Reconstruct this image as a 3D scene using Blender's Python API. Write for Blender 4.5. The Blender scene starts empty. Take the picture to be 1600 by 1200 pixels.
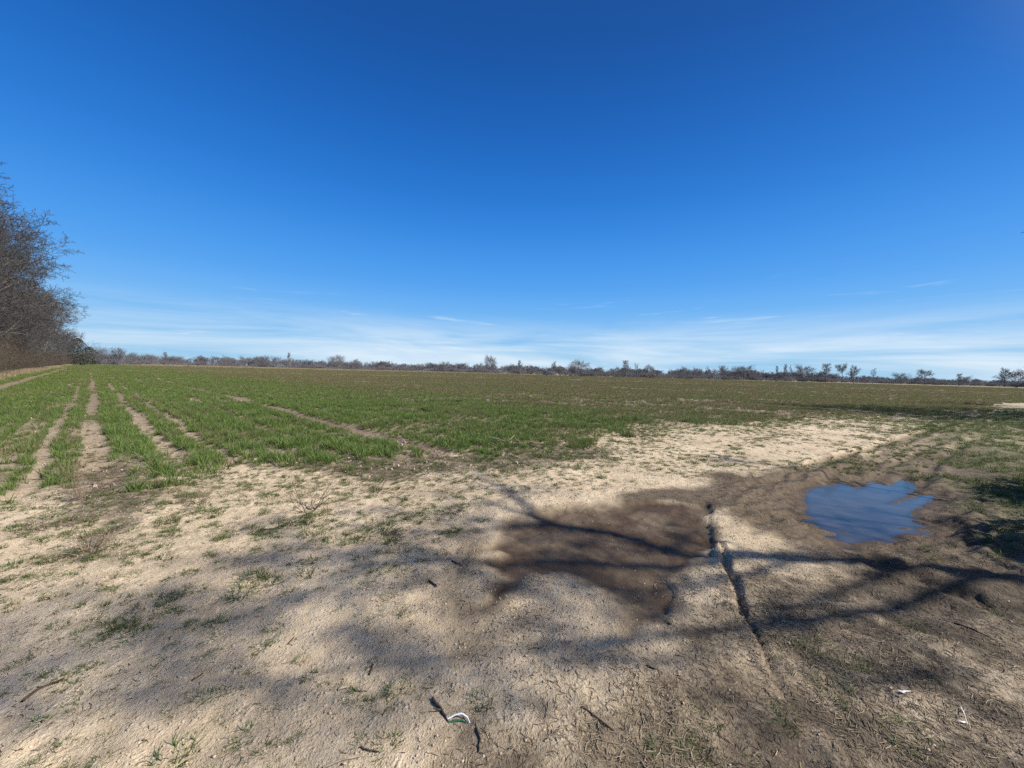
import bpy, math, random
import numpy as np

R_ = math.radians
sc = bpy.context.scene
C = sc.collection

# ------------------------------------------------------------------ camera
PITCH, ROLL, FPX, CAMH = R_(-1.77), R_(1.43), 600.0, 1.6
Fw = np.array([0, math.cos(PITCH), math.sin(PITCH)]); Rt0 = np.array([1.0, 0, 0]); Up0 = np.cross(Rt0, Fw)
Rt = Rt0 * math.cos(ROLL) + Up0 * math.sin(ROLL); Up = Up0 * math.cos(ROLL) - Rt0 * math.sin(ROLL)
from mathutils import Matrix
cam = bpy.data.cameras.new('camera'); cam_o = bpy.data.objects.new('camera', cam); C.objects.link(cam_o)
cam.sensor_width = 36.0; cam.lens = FPX / 1600 * 36.0; cam.clip_start = 0.05; cam.clip_end = 6000
cam_o.matrix_world = Matrix(((Rt[0], Up[0], -Fw[0], 0), (Rt[1], Up[1], -Fw[1], 0), (Rt[2], Up[2], -Fw[2], CAMH), (0, 0, 0, 1)))
sc.camera = cam_o

# ------------------------------------------------------------------ light
SUN_EL = R_(40)
SUN_H = np.array([0.990, -0.140]); SUN_H /= np.linalg.norm(SUN_H)
SUN = np.array([SUN_H[0] * math.cos(SUN_EL), SUN_H[1] * math.cos(SUN_EL), math.sin(SUN_EL)])
sl = bpy.data.lights.new('sun', 'SUN'); sl.energy = 5.0; sl.angle = R_(0.5); sl.color = (1.0, 0.975, 0.925)
so = bpy.data.objects.new('sun', sl); C.objects.link(so)
from mathutils import Vector
so.rotation_euler = Vector(SUN).to_track_quat('Z', 'Y').to_euler()

w = bpy.data.worlds.new('World'); sc.world = w; w.use_nodes = True
nt = w.node_tree; N = nt.nodes; L = nt.links; N.clear()
def nd(tree, typ, **kw):
    n = tree.nodes.new(typ)
    for k, v in kw.items():
        if k == 'inp':
            for kk, vv in v.items(): n.inputs[kk].default_value = vv
        else: setattr(n, k, v)
    return n
out = nd(nt, 'ShaderNodeOutputWorld'); bg = nd(nt, 'ShaderNodeBackground', inp={'Strength': 0.0725})
sky = nd(nt, 'ShaderNodeTexSky', sky_type='NISHITA'); sky.sun_disc = False
sky.sun_elevation = SUN_EL; sky.sun_rotation = math.atan2(SUN_H[0], SUN_H[1])
sky.altitude = 100; sky.air_density = 0.9; sky.dust_density = 1.6; sky.ozone_density = 4.0
hs = nd(nt, 'ShaderNodeHueSaturation', inp={'Saturation': 0.95, 'Value': 1.0})
L.new(sky.outputs[0], hs.inputs['Color'])
geo = nd(nt, 'ShaderNodeTexCoord'); sep = nd(nt, 'ShaderNodeSeparateXYZ'); L.new(geo.outputs['Generated'], sep.inputs[0])
# the clear-day blue by height above the horizon, blended with the physical sky
rp = nd(nt, 'ShaderNodeValToRGB'); L.new(sep.outputs['Z'], rp.inputs[0]); rp.color_ramp.interpolation = 'B_SPLINE'
for i, (p, c) in enumerate([(0.0, (3.4, 5.6, 7.4)), (0.08, (2.3, 5.0, 7.9)), (0.21, (0.60, 3.2, 8.1)), (0.40, (0.11, 1.6, 6.0)), (0.64, (0.04, 0.62, 2.85)), (1.0, (0.10, 0.50, 1.8))]):
    e = rp.color_ramp.elements[i] if i < 2 else rp.color_ramp.elements.new(p)
    e.position = p; e.color = (c[0] / 10, c[1] / 10, c[2] / 10, 1)
up10 = nd(nt, 'ShaderNodeVectorMath', operation='SCALE', inp={'Scale': 10.0}); L.new(rp.outputs[0], up10.inputs[0])
dsun = nd(nt, 'ShaderNodeVectorMath', operation='DOT_PRODUCT', inp={1: tuple(SUN)}); L.new(geo.outputs['Generated'], dsun.inputs[0])
fsun = nd(nt, 'ShaderNodeMapRange', interpolation_type='SMOOTHSTEP', inp={'From Min': 0.74, 'From Max': 0.98, 'To Min': 0.94, 'To Max': 0.0}); L.new(dsun.outputs['Value'], fsun.inputs['Value'])
bl = nd(nt, 'ShaderNodeMix', data_type='RGBA'); L.new(fsun.outputs[0], bl.inputs['Factor']); L.new(hs.outputs[0], bl.inputs['A']); L.new(up10.outputs[0], bl.inputs['B'])
# thin veil of high cloud low in the sky, all the way round
mp = nd(nt, 'ShaderNodeMapping', inp={'Scale': (1.6, 1.6, 17.0), 'Location': (3.1, 0.4, 0.2)}); L.new(geo.outputs['Generated'], mp.inputs[0])
n1 = nd(nt, 'ShaderNodeTexNoise', inp={'Scale': 1.3, 'Detail': 7.0, 'Roughness': 0.56, 'Distortion': 0.5}); L.new(mp.outputs[0], n1.inputs['Vector'])
r1 = nd(nt, 'ShaderNodeMapRange', inp={'From Min': 0.37, 'From Max': 0.62}); L.new(n1.outputs[0], r1.inputs['Value'])
r2 = nd(nt, 'ShaderNodeMapRange', interpolation_type='SMOOTHSTEP', inp={'From Min': 0.155, 'From Max': 0.04}); L.new(sep.outputs['Z'], r2.inputs['Value'])
m1 = nd(nt, 'ShaderNodeMath', operation='MULTIPLY'); L.new(r1.outputs[0], m1.inputs[0]); L.new(r2.outputs[0], m1.inputs[1])
m2 = nd(nt, 'ShaderNodeMath', operation='MULTIPLY', inp={1: 0.75}); L.new(m1.outputs[0], m2.inputs[0])
mx = nd(nt, 'ShaderNodeMix', data_type='RGBA'); L.new(m2.outputs[0], mx.inputs['Factor']); L.new(bl.outputs['Result'], mx.inputs['A']); mx.inputs['B'].default_value = (7.0, 7.9, 8.6, 1)
# small flat flecks of cumulus close to the horizon
mp2 = nd(nt, 'ShaderNodeMapping', inp={'Scale': (9.0, 9.0, 95.0)}); L.new(geo.outputs['Generated'], mp2.inputs[0])
n2 = nd(nt, 'ShaderNodeTexNoise', inp={'Scale': 1.5, 'Detail': 3.0, 'Roughness': 0.5}); L.new(mp2.outputs[0], n2.inputs['Vector'])
r3 = nd(nt, 'ShaderNodeMapRange', interpolation_type='SMOOTHSTEP', inp={'From Min': 0.66, 'From Max': 0.76}); L.new(n2.outputs[0], r3.inputs['Value'])
r4 = nd(nt, 'ShaderNodeMapRange', interpolation_type='SMOOTHSTEP', inp={'From Min': 0.15, 'From Max': 0.10}); L.new(sep.outputs['Z'], r4.inputs['Value'])
m3 = nd(nt, 'ShaderNodeMath', operation='MULTIPLY'); L.new(r3.outputs[0], m3.inputs[0]); L.new(r4.outputs[0], m3.inputs[1])
m4 = nd(nt, 'ShaderNodeMath', operation='MULTIPLY', inp={1: 0.45}); L.new(m3.outputs[0], m4.inputs[0])
mx2 = nd(nt, 'ShaderNodeMix', data_type='RGBA'); L.new(m4.outputs[0], mx2.inputs['Factor']); L.new(mx.outputs['Result'], mx2.inputs['A']); mx2.inputs['B'].default_value = (4.2, 5.2, 6.6, 1)
# loose white wisps a little higher up
mp3 = nd(nt, 'ShaderNodeMapping', inp={'Scale': (2.6, 2.6, 34.0), 'Location': (6.4, 2.1, 8.8), 'Rotation': (R_(5), R_(4), 0)}); L.new(geo.outputs['Generated'], mp3.inputs[0])
n3 = nd(nt, 'ShaderNodeTexNoise', inp={'Scale': 1.6, 'Detail': 6.0, 'Roughness': 0.6, 'Distortion': 0.8}); L.new(mp3.outputs[0], n3.inputs['Vector'])
r5 = nd(nt, 'ShaderNodeMapRange', interpolation_type='SMOOTHSTEP', inp={'From Min': 0.60, 'From Max': 0.82}); L.new(n3.outputs[0], r5.inputs['Value'])
r6 = nd(nt, 'ShaderNodeMapRange', interpolation_type='SMOOTHSTEP', inp={'From Min': 0.24, 'From Max': 0.10}); L.new(sep.outputs['Z'], r6.inputs['Value'])
m5 = nd(nt, 'ShaderNodeMath', operation='MULTIPLY'); L.new(r5.outputs[0], m5.inputs[0]); L.new(r6.outputs[0], m5.inputs[1])
m6 = nd(nt, 'ShaderNodeMath', operation='MULTIPLY', inp={1: 0.5}); L.new(m5.outputs[0], m6.inputs[0])
mx3 = nd(nt, 'ShaderNodeMix', data_type='RGBA'); L.new(m6.outputs[0], mx3.inputs['Factor']); L.new(mx2.outputs['Result'], mx3.inputs['A']); mx3.inputs['B'].default_value = (7.4, 8.2, 8.8, 1)
L.new(mx3.outputs['Result'], bg.inputs['Color']); L.new(bg.outputs[0], out.inputs[0])
w.cycles.sampling_method = 'AUTOMATIC'

vs = sc.view_settings; sc.display_settings.display_device = 'sRGB'
vs.view_transform = 'Standard'; vs.look = 'None'; vs.exposure = 0.68; vs.gamma = 1.0; vs.use_curve_mapping = False
sc.cycles.max_bounces = 6; sc.cycles.diffuse_bounces = 3; sc.cycles.glossy_bounces = 3; sc.cycles.transmission_bounces = 4
sc.cycles.use_denoising = False
sc.cycles.use_adaptive_sampling = False

# ------------------------------------------------------------------ numeric helpers
def gp(px, py, z=0.0):
    d = Fw * FPX + Rt * (px - 800) + Up * (600 - py); t = (z - CAMH) / d[2]
    return np.array([d[0] * t, d[1] * t])
def gps(pts, z=0.0): return np.array([gp(a, b, z) for a, b in pts])
def h01(ix, iy, s):
    h = (ix.astype(np.int64) * 374761393 + iy.astype(np.int64) * 668265263 + s * 974711) & 0xffffffff
    h = ((h ^ (h >> 13)) * 1274126177) & 0xffffffff
    return ((h ^ (h >> 16)) & 0xffffff) / float(0xffffff)
def vn(x, y, s=0):
    ix = np.floor(x); iy = np.floor(y); fx = x - ix; fy = y - iy
    fx = fx * fx * (3 - 2 * fx); fy = fy * fy * (3 - 2 * fy)
    a = h01(ix, iy, s); b = h01(ix + 1, iy, s); c = h01(ix, iy + 1, s); d = h01(ix + 1, iy + 1, s)
    return (a * (1 - fx) + b * fx) * (1 - fy) + (c * (1 - fx) + d * fx) * fy
def fbm(x, y, s=0, o=4, g=0.5):
    t = 0; a = 1.0; n = 0
    for k in range(o):
        t = t + a * vn(x * 2 ** k + 17.3 * k, y * 2 ** k - 9.1 * k, s + k); n += a; a *= g
    return t / n
def ss(a, b, x):
    t = np.clip((x - a) / (b - a), 0, 1); return t * t * (3 - 2 * t)
def poly_sd(x, y, P, pad):
    """signed distance to polygon (negative inside); +pad outside the padded box"""
    x = np.asarray(x, float); y = np.asarray(y, float)
    res = np.full(x.shape, float(pad))
    lo = P.min(0) - pad; hi = P.max(0) + pad
    m = (x > lo[0]) & (x < hi[0]) & (y > lo[1]) & (y < hi[1])
    if not m.any(): return res
    X = x[m]; Y = y[m]; d = np.full(X.shape, 1e18); ins = np.zeros(X.shape, bool)
    n = len(P)
    for i in range(n):
        a = P[i]; b = P[(i + 1) % n]; e = b - a; l = e @ e
        t = np.clip(((X - a[0]) * e[0] + (Y - a[1]) * e[1]) / l, 0, 1)
        d = np.minimum(d, (X - a[0] - t * e[0]) ** 2 + (Y - a[1] - t * e[1]) ** 2)
        c = (a[1] > Y) != (b[1] > Y)
        if abs(e[1]) > 1e-9: ins ^= c & (X < e[0] * (Y - a[1]) / e[1] + a[0])
    res[m] = np.minimum(np.sqrt(d), pad) * np.where(ins, -1, 1)
    return res
def line_d(x, y, P, pad):
    """distance, signed side (left of travel > 0), and 0..1 position along a polyline"""
    x = np.asarray(x, float); y = np.asarray(y, float)
    D = np.full(x.shape, float(pad)); S = np.zeros(x.shape); T = np.zeros(x.shape)
    lo = P.min(0) - pad; hi = P.max(0) + pad
    m = (x > lo[0]) & (x < hi[0]) & (y > lo[1]) & (y < hi[1])
    if not m.any(): return D, S, T
    X = x[m]; Y = y[m]; d = np.full(X.shape, 1e18); s = np.zeros(X.shape); tt = np.zeros(X.shape)
    seg = np.linalg.norm(np.diff(P, axis=0), axis=1); cum = np.r_[0, np.cumsum(seg)]
    for i in range(len(P) - 1):
        a = P[i]; e = P[i + 1] - a; l = e @ e
        t = np.clip(((X - a[0]) * e[0] + (Y - a[1]) * e[1]) / l, 0, 1)
        q = (X - a[0] - t * e[0]) ** 2 + (Y - a[1] - t * e[1]) ** 2
        k = q < d
        d[k] = q[k]; s[k] = (e[0] * (Y - a[1]) - e[1] * (X - a[0]))[k]; tt[k] = (cum[i] + t * seg[i])[k] / cum[-1]
    D[m] = np.minimum(np.sqrt(d), pad); S[m] = np.sign(s); T[m] = tt
    return D, S, T

# ------------------------------------------------------------------ lie of the land
ROWD = np.array([-0.740, 0.673]); ROWQ = np.array([0.673, 0.740])
FIELD = np.array([(-40, -28), (-12, 0.2), (-7.0, 3.0), (-5.57, 3.75), (-5.2, 4.4), (-4.5, 4.85), (-3.5, 5.75), (-2.2, 6.35), (-1.2, 6.75), (0.1, 7.8),
                  (1.0, 8.6), (2.4, 10.2), (3.96, 11.74), (7.84, 13.5), (13.1, 15.9), (20.7, 18.8), (27.3, 21.9), (33.5, 27.6), (44, 33), (90, 42), (600, 90), (600, 268), (-330, 262),
                  (-300, 262)], float)
TREE_Q = -5.6
WATER_Z = -0.085
PUD = gps([(1260, 772), (1267, 763), (1287, 762), (1295, 772), (1309, 759), (1327, 758), (1341, 768), (1360, 756), (1376, 756), (1386, 758), (1414, 750),
           (1419, 765), (1414, 776), (1384, 788), (1421, 780), (1449, 772), (1461, 774), (1446, 788), (1419, 804), (1430, 813), (1430, 830), (1395, 841),
           (1370, 841), (1342, 848), (1320, 852), (1306, 842), (1304, 834), (1278, 821), (1260, 804)], WATER_Z)
ISL = [(gp(1314, 829, WATER_Z), 0.05), (gp(1409, 824, WATER_Z), 0.06), (gp(1400, 784, WATER_Z), 0.05)]
WET = gps([(780, 850), (800, 826), (850, 802), (930, 792), (1020, 788), (1108, 788), (1112, 830), (1117, 880), (1070, 900), (1047, 915), (1044, 985), (1000, 992),
           (960, 962), (930, 930), (880, 905), (840, 905), (815, 930), (785, 945), (745, 955), (758, 925), (788, 908), (752, 890), (790, 872), (762, 858)], -0.03)
WALL1 = gps([(1108, 785), (1112, 830), (1117, 882)], -0.02)
WALL2 = gps([(1048, 905), (1044, 990)], -0.02)
DAMP_SHADE = [gps([(690, 850), (740, 820), (800, 815), (780, 900), (770, 960), (740, 1000), (680, 1010), (640, 990), (660, 930)]),
        gps([(1110, 800), (1200, 740), (1290, 720), (1400, 710), (1500, 700), (1620, 715), (1660, 790), (1640, 980), (1450, 945), (1330, 900), (1220, 855), (1150, 830)]),  # mud round the puddle; the right end also paints the dark shade there
        gps([(1000, 770), (1100, 740), (1200, 740), (1180, 790), (1110, 800), (1000, 790)])]
RUT = gps([(1126, 842), (1137, 885), (1150, 925), (1172, 970), (1197, 1020), (1222, 1072), (1248, 1115), (1290, 1185), (1310, 1230)])
TRACKS = [gps(p) for p in ([(1060, 812), (1150, 772), (1230, 742), (1380, 697), (1490, 662), (1560, 642)], [(1310, 765), (1380, 725), (1460, 688), (1540, 655)],
                           [(1360, 758), (1420, 722), (1500, 680), (1570, 652)], [(1270, 768), (1330, 732), (1440, 685), (1520, 655)], [(1410, 765), (1450, 730), (1520, 688)],
                           [(1450, 800), (1530, 830), (1620, 862)], [(1435, 830), (1500, 862), (1600, 905)], [(1330, 870), (1430, 905), (1600, 960)])]
VERGE = np.vstack([gps([(1600, 905), (1560, 850), (1525, 800), (1510, 760), (1505, 725), (1490, 700), (1465, 684), (1440, 668), (1500, 652), (1600, 644)]),
                   np.array([(60, 22), (90, 18), (90, -30), (9, -30), (5.2, 2.0)])])
LITTER = np.vstack([gps([(880, 1199), (900, 1110), (960, 1060), (1050, 1010), (1130, 960), (1220, 960), (1290, 1000), (1400, 1040), (1600, 1090)]), np.array([(3.2, 1.0), (0.3, 0.9)])])
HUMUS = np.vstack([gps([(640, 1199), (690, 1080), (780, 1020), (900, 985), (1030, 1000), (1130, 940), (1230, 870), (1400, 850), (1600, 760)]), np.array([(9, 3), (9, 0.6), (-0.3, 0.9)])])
RESID = [gps([(440, 735), (470, 712), (600, 712), (700, 712), (760, 700), (830, 694), (900, 690), (960, 700), (900, 725), (800, 735), (740, 742), (680, 745), (600, 755), (520, 745)]),
         gps([(80, 780), (110, 740), (190, 735), (260, 760), (220, 830), (200, 870), (100, 870), (60, 830)])]
BARE = [(-3.4, 0.35, 0.9), (-1.6, 0.07, 0.5), (-0.98, 0.10, 0.6), (-0.50, 0.11, 0.84), (-0.2, 0.06, 0.4), (0.08, 0.19, 0.93), (0.5, 0.05, 0.45), (0.92, 0.15, 0.92), (1.25, 0.05, 0.4), (1.52, 0.11, 0.88), (1.9, 0.05, 0.45), (2.3, 0.07, 0.55), (3.05, 0.12, 0.7), (3.8, 0.08, 0.5), (4.6, 0.24, 0.9), (5.6, 0.09, 0.6), (6.6, 0.14, 0.65), (7.4, 0.09, 0.5),
        (8.3, 0.16, 0.55), (10.1, 0.12, 0.4), (12.8, 0.2, 0.5), (16.4, 0.2, 0.45), (21, 0.3, 0.45), (27, 0.3, 0.45), (34, 0.4, 0.4), (44, 0.5, 0.4), (58, 0.6, 0.4)]

def field_parts(x, y):
    wx = x + (fbm(x * 0.9, y * 0.9, 50, 3) - 0.5) * 1.4; wy = y + (fbm(x * 0.9, y * 0.9, 60, 3) - 0.5) * 1.4
    sd = poly_sd(wx, wy, FIELD, 40.0)
    q = x * ROWQ[0] + y * ROWQ[1]; s = x * ROWD[0] + y * ROWD[1]
    f = ss(0.45, -0.75, sd + (fbm(x * 2.6, y * 2.6, 75, 3) - 0.5) * 1.3) * ss(TREE_Q + 0.4, TREE_Q + 0.9, q)
    qq = q + (fbm(s * 0.25, q * 0.6, 71, 2) - 0.5) * 0.22 + (fbm(x * 3, y * 3, 72, 2) - 0.5) * 0.22
    bare = np.zeros_like(x)
    for c, hw, st in BARE:
        bare = np.maximum(bare, st * ss(hw * 1.5, hw * 0.6, np.abs(qq - c)) * (0.35 + 0.75 * ss(0.25, 0.55, vn(s * 0.22 + c * 7, s * 0 + c, int(80 + c * 3)) + 0.25 * st)))
    # the many thin misses between drill passes
    g = np.floor(qq / 0.52); ph = np.abs(qq / 0.52 - g - 0.5) * 0.52; st = h01(g, g * 0 + 3, 77)
    thin = (0.2 + 0.6 * st) * ss(0.11, 0.03, ph + (fbm(x * 4, y * 4, 78, 2) - 0.5) * 0.08) * ss(0.35, 0.6, vn(s * 0.4 + g * 3.7, g, 79) + 0.15)
    bare = np.maximum(bare, thin * ss(70, 25, np.hypot(x, y)))
    return sd, q, s, f, bare

def terrain(x, y, want='z'):
    x = np.asarray(x, float); y = np.asarray(y, float)
    nr = (x > -32) & (x < 48) & (y > -3) & (y < 42)
    if nr.all(): return terrain_near(x, y, want)
    fr = ~nr; X_ = x[fr]; Y_ = y[fr]; sd, q, s, f, bare = field_parts(X_, Y_); r = np.hypot(X_, Y_)
    z = (fbm(X_ * 0.22, Y_ * 0.22, 1, 3) - 0.5) * 0.16 + f * (0.025 - 0.045 * bare) * ss(150, 30, r)
    dry = np.clip(ss(TREE_Q + 0.9, TREE_Q, q) + ss(262, 266, Y_) + ss(222, 232, Y_) * ss(-60, -120, X_) * ss(-230, -215, X_), 0, 1)
    F_ = dict(z=z, f=f, bare=bare, q=q, s=s, sd=sd, dry=dry, pw=np.full(z.shape, 1.6), vg=ss(0.5, -0.5, poly_sd(X_, Y_, VERGE, 2.0)))
    if want == 'z':
        o = np.empty(x.shape); o[fr] = z
        if nr.any(): o[nr] = terrain_near(x[nr], y[nr])
        return o
    Nn = terrain_near(x[nr], y[nr], want); res = {}
    for k_, v in Nn.items():
        a = np.zeros(x.shape); a[nr] = v
        if k_ in F_: a[fr] = F_[k_]
        res[k_] = a
    return res
def terrain_near(x, y, want='z'):
    r = np.hypot(x, y)
    near = ss(45, 12, r)
    sd, q, s, f, bare = field_parts(x, y)
    z = (fbm(x * 0.22, y * 0.22, 1, 3) - 0.5) * 0.16 * ss(2, 9, r)
    z = z + (fbm(x * 1.3, y * 1.3, 2, 3) - 0.5) * 0.045 * near
    clod = fbm(x * 13, y * 13, 3, 3) + 0.25 * ss(0.62, 0.8, fbm(x * 18, y * 18, 7, 2))
    z = z + (clod - 0.5) * 0.023 * near * (1 + 1.3 * f)
    # ridged ground of the drilled field
    z = z + f * (0.025 - 0.045 * bare) * ss(150, 30, r)
    z = z + f * near * 0.02 * (fbm(x * 4, y * 4, 5, 2) - 0.5)
    # puddle basin
    pw = poly_sd(x + (vn(x * 9, y * 9, 91) - 0.5) * 0.07, y + (vn(x * 9, y * 9, 92) - 0.5) * 0.07, PUD, 1.6)
    for c, rr in ISL:
        pw = np.maximum(pw, 0.05 - np.hypot((x - c[0]), (y - c[1]) * 0.8) * 0.05 / rr)
    k = ss(1.5, 0.25, pw)
    bas = WATER_Z + np.where(pw < 0, pw * 0.35, 0.055 * ss(0, 0.5, pw) + pw * 0.05)
    rip = (fbm(x * 2.2 + y * 1.2, y * 7.5 - x * 4.2, 33, 3) - 0.5) * 0.13 * ss(0.0, 0.3, pw) * ss(1.6, 0.6, pw)
    z = z * (1 - k) + (np.maximum(bas, -0.2) + rip) * k
    # wet hollow with its cut edge
    ws = poly_sd(x + (fbm(x * 3, y * 3, 41, 4) - 0.5) * 0.36, y + (fbm(x * 3, y * 3, 42, 4) - 0.5) * 0.36, WET, 0.6)
    z = z - 0.035 * ss(0.06, -0.16, ws)
    for P in (WALL1, WALL2):
        D, S, T = line_d(x + (fbm(x * 9, y * 9, 43, 3) - 0.5) * 0.12, y, P, 0.5)
        e = ss(0, 0.08, T) * ss(1, 0.92, T)
        sgn = D * S
        z = z + e * (0.004 + 0.018 * vn(x * 8, y * 8, 48)) * ss(-0.03, 0.03, sgn) * ss(0.45, 0.1, sgn) - e * 0.015 * ss(0.02, -0.02, sgn) * ss(-0.4, -0.05, sgn)
    # the deep narrow rut
    D, S, T = line_d(x + (fbm(x * 5, y * 5, 44, 2) - 0.5) * 0.07, y, RUT, 0.6)
    wd = 0.027 * ss(0, 0.22, T) * (1 - 0.75 * ss(0.3, 0.9, T)) * (0.75 + 0.5 * vn(T * 14, T * 0, 47)) + 0.003
    dp = 0.044 * ss(0, 0.12, T) * (1 - 0.8 * ss(0.35, 0.95, T))
    z = z - dp * ss(wd * 1.35, wd * 0.75, D) + 0.02 * np.exp(-((D - wd * 2.0) / 0.05) ** 2) * ss(0, .1, T) * (1 - T)
    # wheel tracks over the dirt road
    for i, P in enumerate(TRACKS):
        D, S, T = line_d(x + (fbm(x * 1.2, y * 1.2, 45 + i, 2) - 0.5) * 0.25, y, P, 0.9)
        e = ss(0, 0.15, T) * ss(1, 0.8, T) * (1 - k * 0.6)
        z = z - e * (0.055 * ss(0.16, 0.08, D) - 0.040 * np.exp(-((D - 0.22) / 0.07) ** 2))
        z = z + e * 0.008 * ss(0.14, 0.09, D) * np.sin(T * np.linalg.norm(P[-1] - P[0]) * 60 + S * D * 30)
    # streaky dragged mud right of the hollow
    dm = ss(1.2, 2.2, x) * ss(7, 4.5, x) * ss(5.2, 4.2, y)
    z = z + dm * (fbm(x * 2.5 + y * 1.5, y * 9 + x * 1.5, 36, 3) - 0.5) * 0.06
    bank = ss(-0.15, 0.5, -poly_sd(x, y, VERGE, 3.0))
    z = z + bank * (0.07 + 0.04 * (fbm(x * 2, y * 2, 37, 2) - 0.5)) * ss(60, 30, r) * (1 - k)
    if want == 'z': return z
    damp = np.zeros_like(x)  # damp soil, together with the shade painted by the same mask
    for i, P in enumerate(DAMP_SHADE):
        d = poly_sd(x + (fbm(x * 1.4, y * 1.4, 51 + i, 3) - 0.5) * 1.1, y + (fbm(x * 1.4, y * 1.4, 55 + i, 3) - 0.5) * 1.1, P, 1.0)
        damp = np.maximum(damp, ss(0.25, -0.3, d) * (0.55 if i == 0 else 0.9))
    damp = np.maximum(damp, ss(1.1, 0.15, pw) * 1.15)
    for P in TRACKS[:5]:
        D, S, T = line_d(x + (fbm(x * 1.2, y * 1.2, 45, 2) - 0.5) * 0.25, y, P, 0.9); damp = np.maximum(damp, 0.62 * ss(0.22, 0.08, D) * ss(0, 0.1, T) * ss(1, 0.7, T))  # compacted track beds, darkened in the colour to stand in for rut shading
    wet = np.maximum(ss(0.16, -0.14, ws) * (0.96 + 0.5 * (fbm(x * 3, y * 3, 58, 3) - 0.5)), ss(0.30, 0.02, pw) * 0.95)
    lit = ss(0.5, -0.5, poly_sd(x + (fbm(x * 2, y * 2, 61, 3) - 0.5) * 1.2, y + (fbm(x * 2, y * 2, 62, 3) - 0.5) * 1.2, LITTER, 1.5))
    res = np.zeros_like(x)
    for i, P in enumerate(RESID):
        res = np.maximum(res, ss(0.25, -0.35, poly_sd(x + (fbm(x * 2, y * 2, 63 + i, 3) - 0.5) * 1.0, y + (fbm(x * 2, y * 2, 67 + i, 3) - 0.5) * 1.0, P, 1.0)))
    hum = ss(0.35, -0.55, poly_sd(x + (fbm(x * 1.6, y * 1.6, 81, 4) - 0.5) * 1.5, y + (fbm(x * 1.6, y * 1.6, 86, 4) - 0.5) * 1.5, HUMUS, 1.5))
    vg = ss(0.5, -0.5, poly_sd(x + (fbm(x * 1.5, y * 1.5, 73, 3) - 0.5) * 1.6, y + (fbm(x * 1.5, y * 1.5, 74, 3) - 0.5) * 1.6, VERGE, 2.0))
    edge = ss(1.6, 0.2, sd) * (1 - f) * ss(3.0, 6.0, x + 0.15 * y)
    edge = np.maximum(edge, ss(9, 17, x) * ss(29, 25, y + (fbm(x * 0.5, y * 0.5, 88, 2) - 0.5) * 4) * (1 - f) * 0.8)     # mossy margin between road and crop
    dry = ss(TREE_Q + 0.9, TREE_Q, q) + ss(262, 266, y) + ss(222, 232, y) * ss(-60, -120, x) * ss(-230, -215, x)
    return dict(z=z, f=f, bare=bare, q=q, s=s, sd=sd, wet=np.clip(wet, 0, 1), damp=np.clip(damp, 0, 1), lit=lit, hum=hum, res=res, vg=vg, edge=edge, dry=np.clip(dry, 0, 1), pw=pw, ws=ws)

# ------------------------------------------------------------------ material helpers
def mat(name):
    m = bpy.data.materials.new(name); m.use_nodes = True; t = m.node_tree
    b = t.nodes['Principled BSDF']; return m, t, b
def ramp(t, stops, fac=None):
    n = t.nodes.new('ShaderNodeValToRGB'); e = n.color_ramp.elements
    while len(e) < len(stops): e.new(0.5)
    for i, (p, c) in enumerate(stops): e[i].position = p; e[i].color = (*c, 1)
    if fac is not None: t.links.new(fac, n.inputs[0])
    return n
def mixc(t, fac, a, b):
    n = t.nodes.new('ShaderNodeMix'); n.data_type = 'RGBA'
    for s, v in (('Factor', fac), ('A', a), ('B', b)):
        if isinstance(v, (int, float)): n.inputs[s].default_value = v
        elif isinstance(v, tuple): n.inputs[s].default_value = (*v, 1)
        else: t.links.new(v, n.inputs[s])
    return n.outputs['Result']
def math_(t, op, a, b=0.0, c=None):
    n = t.nodes.new('ShaderNodeMath'); n.operation = op
    for i, v in enumerate((a, b) if c is None else (a, b, c)):
        if isinstance(v, (int, float)): n.inputs[i].default_value = v
        else: t.links.new(v, n.inputs[i])
    return n.outputs[0]
def noise(t, vec, scale, detail=4.0, rough=0.55, dist=0.0):
    n = nd(t, 'ShaderNodeTexNoise', inp={'Scale': scale, 'Detail': detail, 'Roughness': rough, 'Distortion': dist}); t.links.new(vec, n.inputs['Vector']); return n.outputs[0]
def rng(t, v, a, b, c=0.0, d=1.0):
    n = nd(t, 'ShaderNodeMapRange', inp={'From Min': a, 'From Max': b, 'To Min': c, 'To Max': d}); n.clamp = True; t.links.new(v, n.inputs['Value']); return n.outputs[0]

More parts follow.
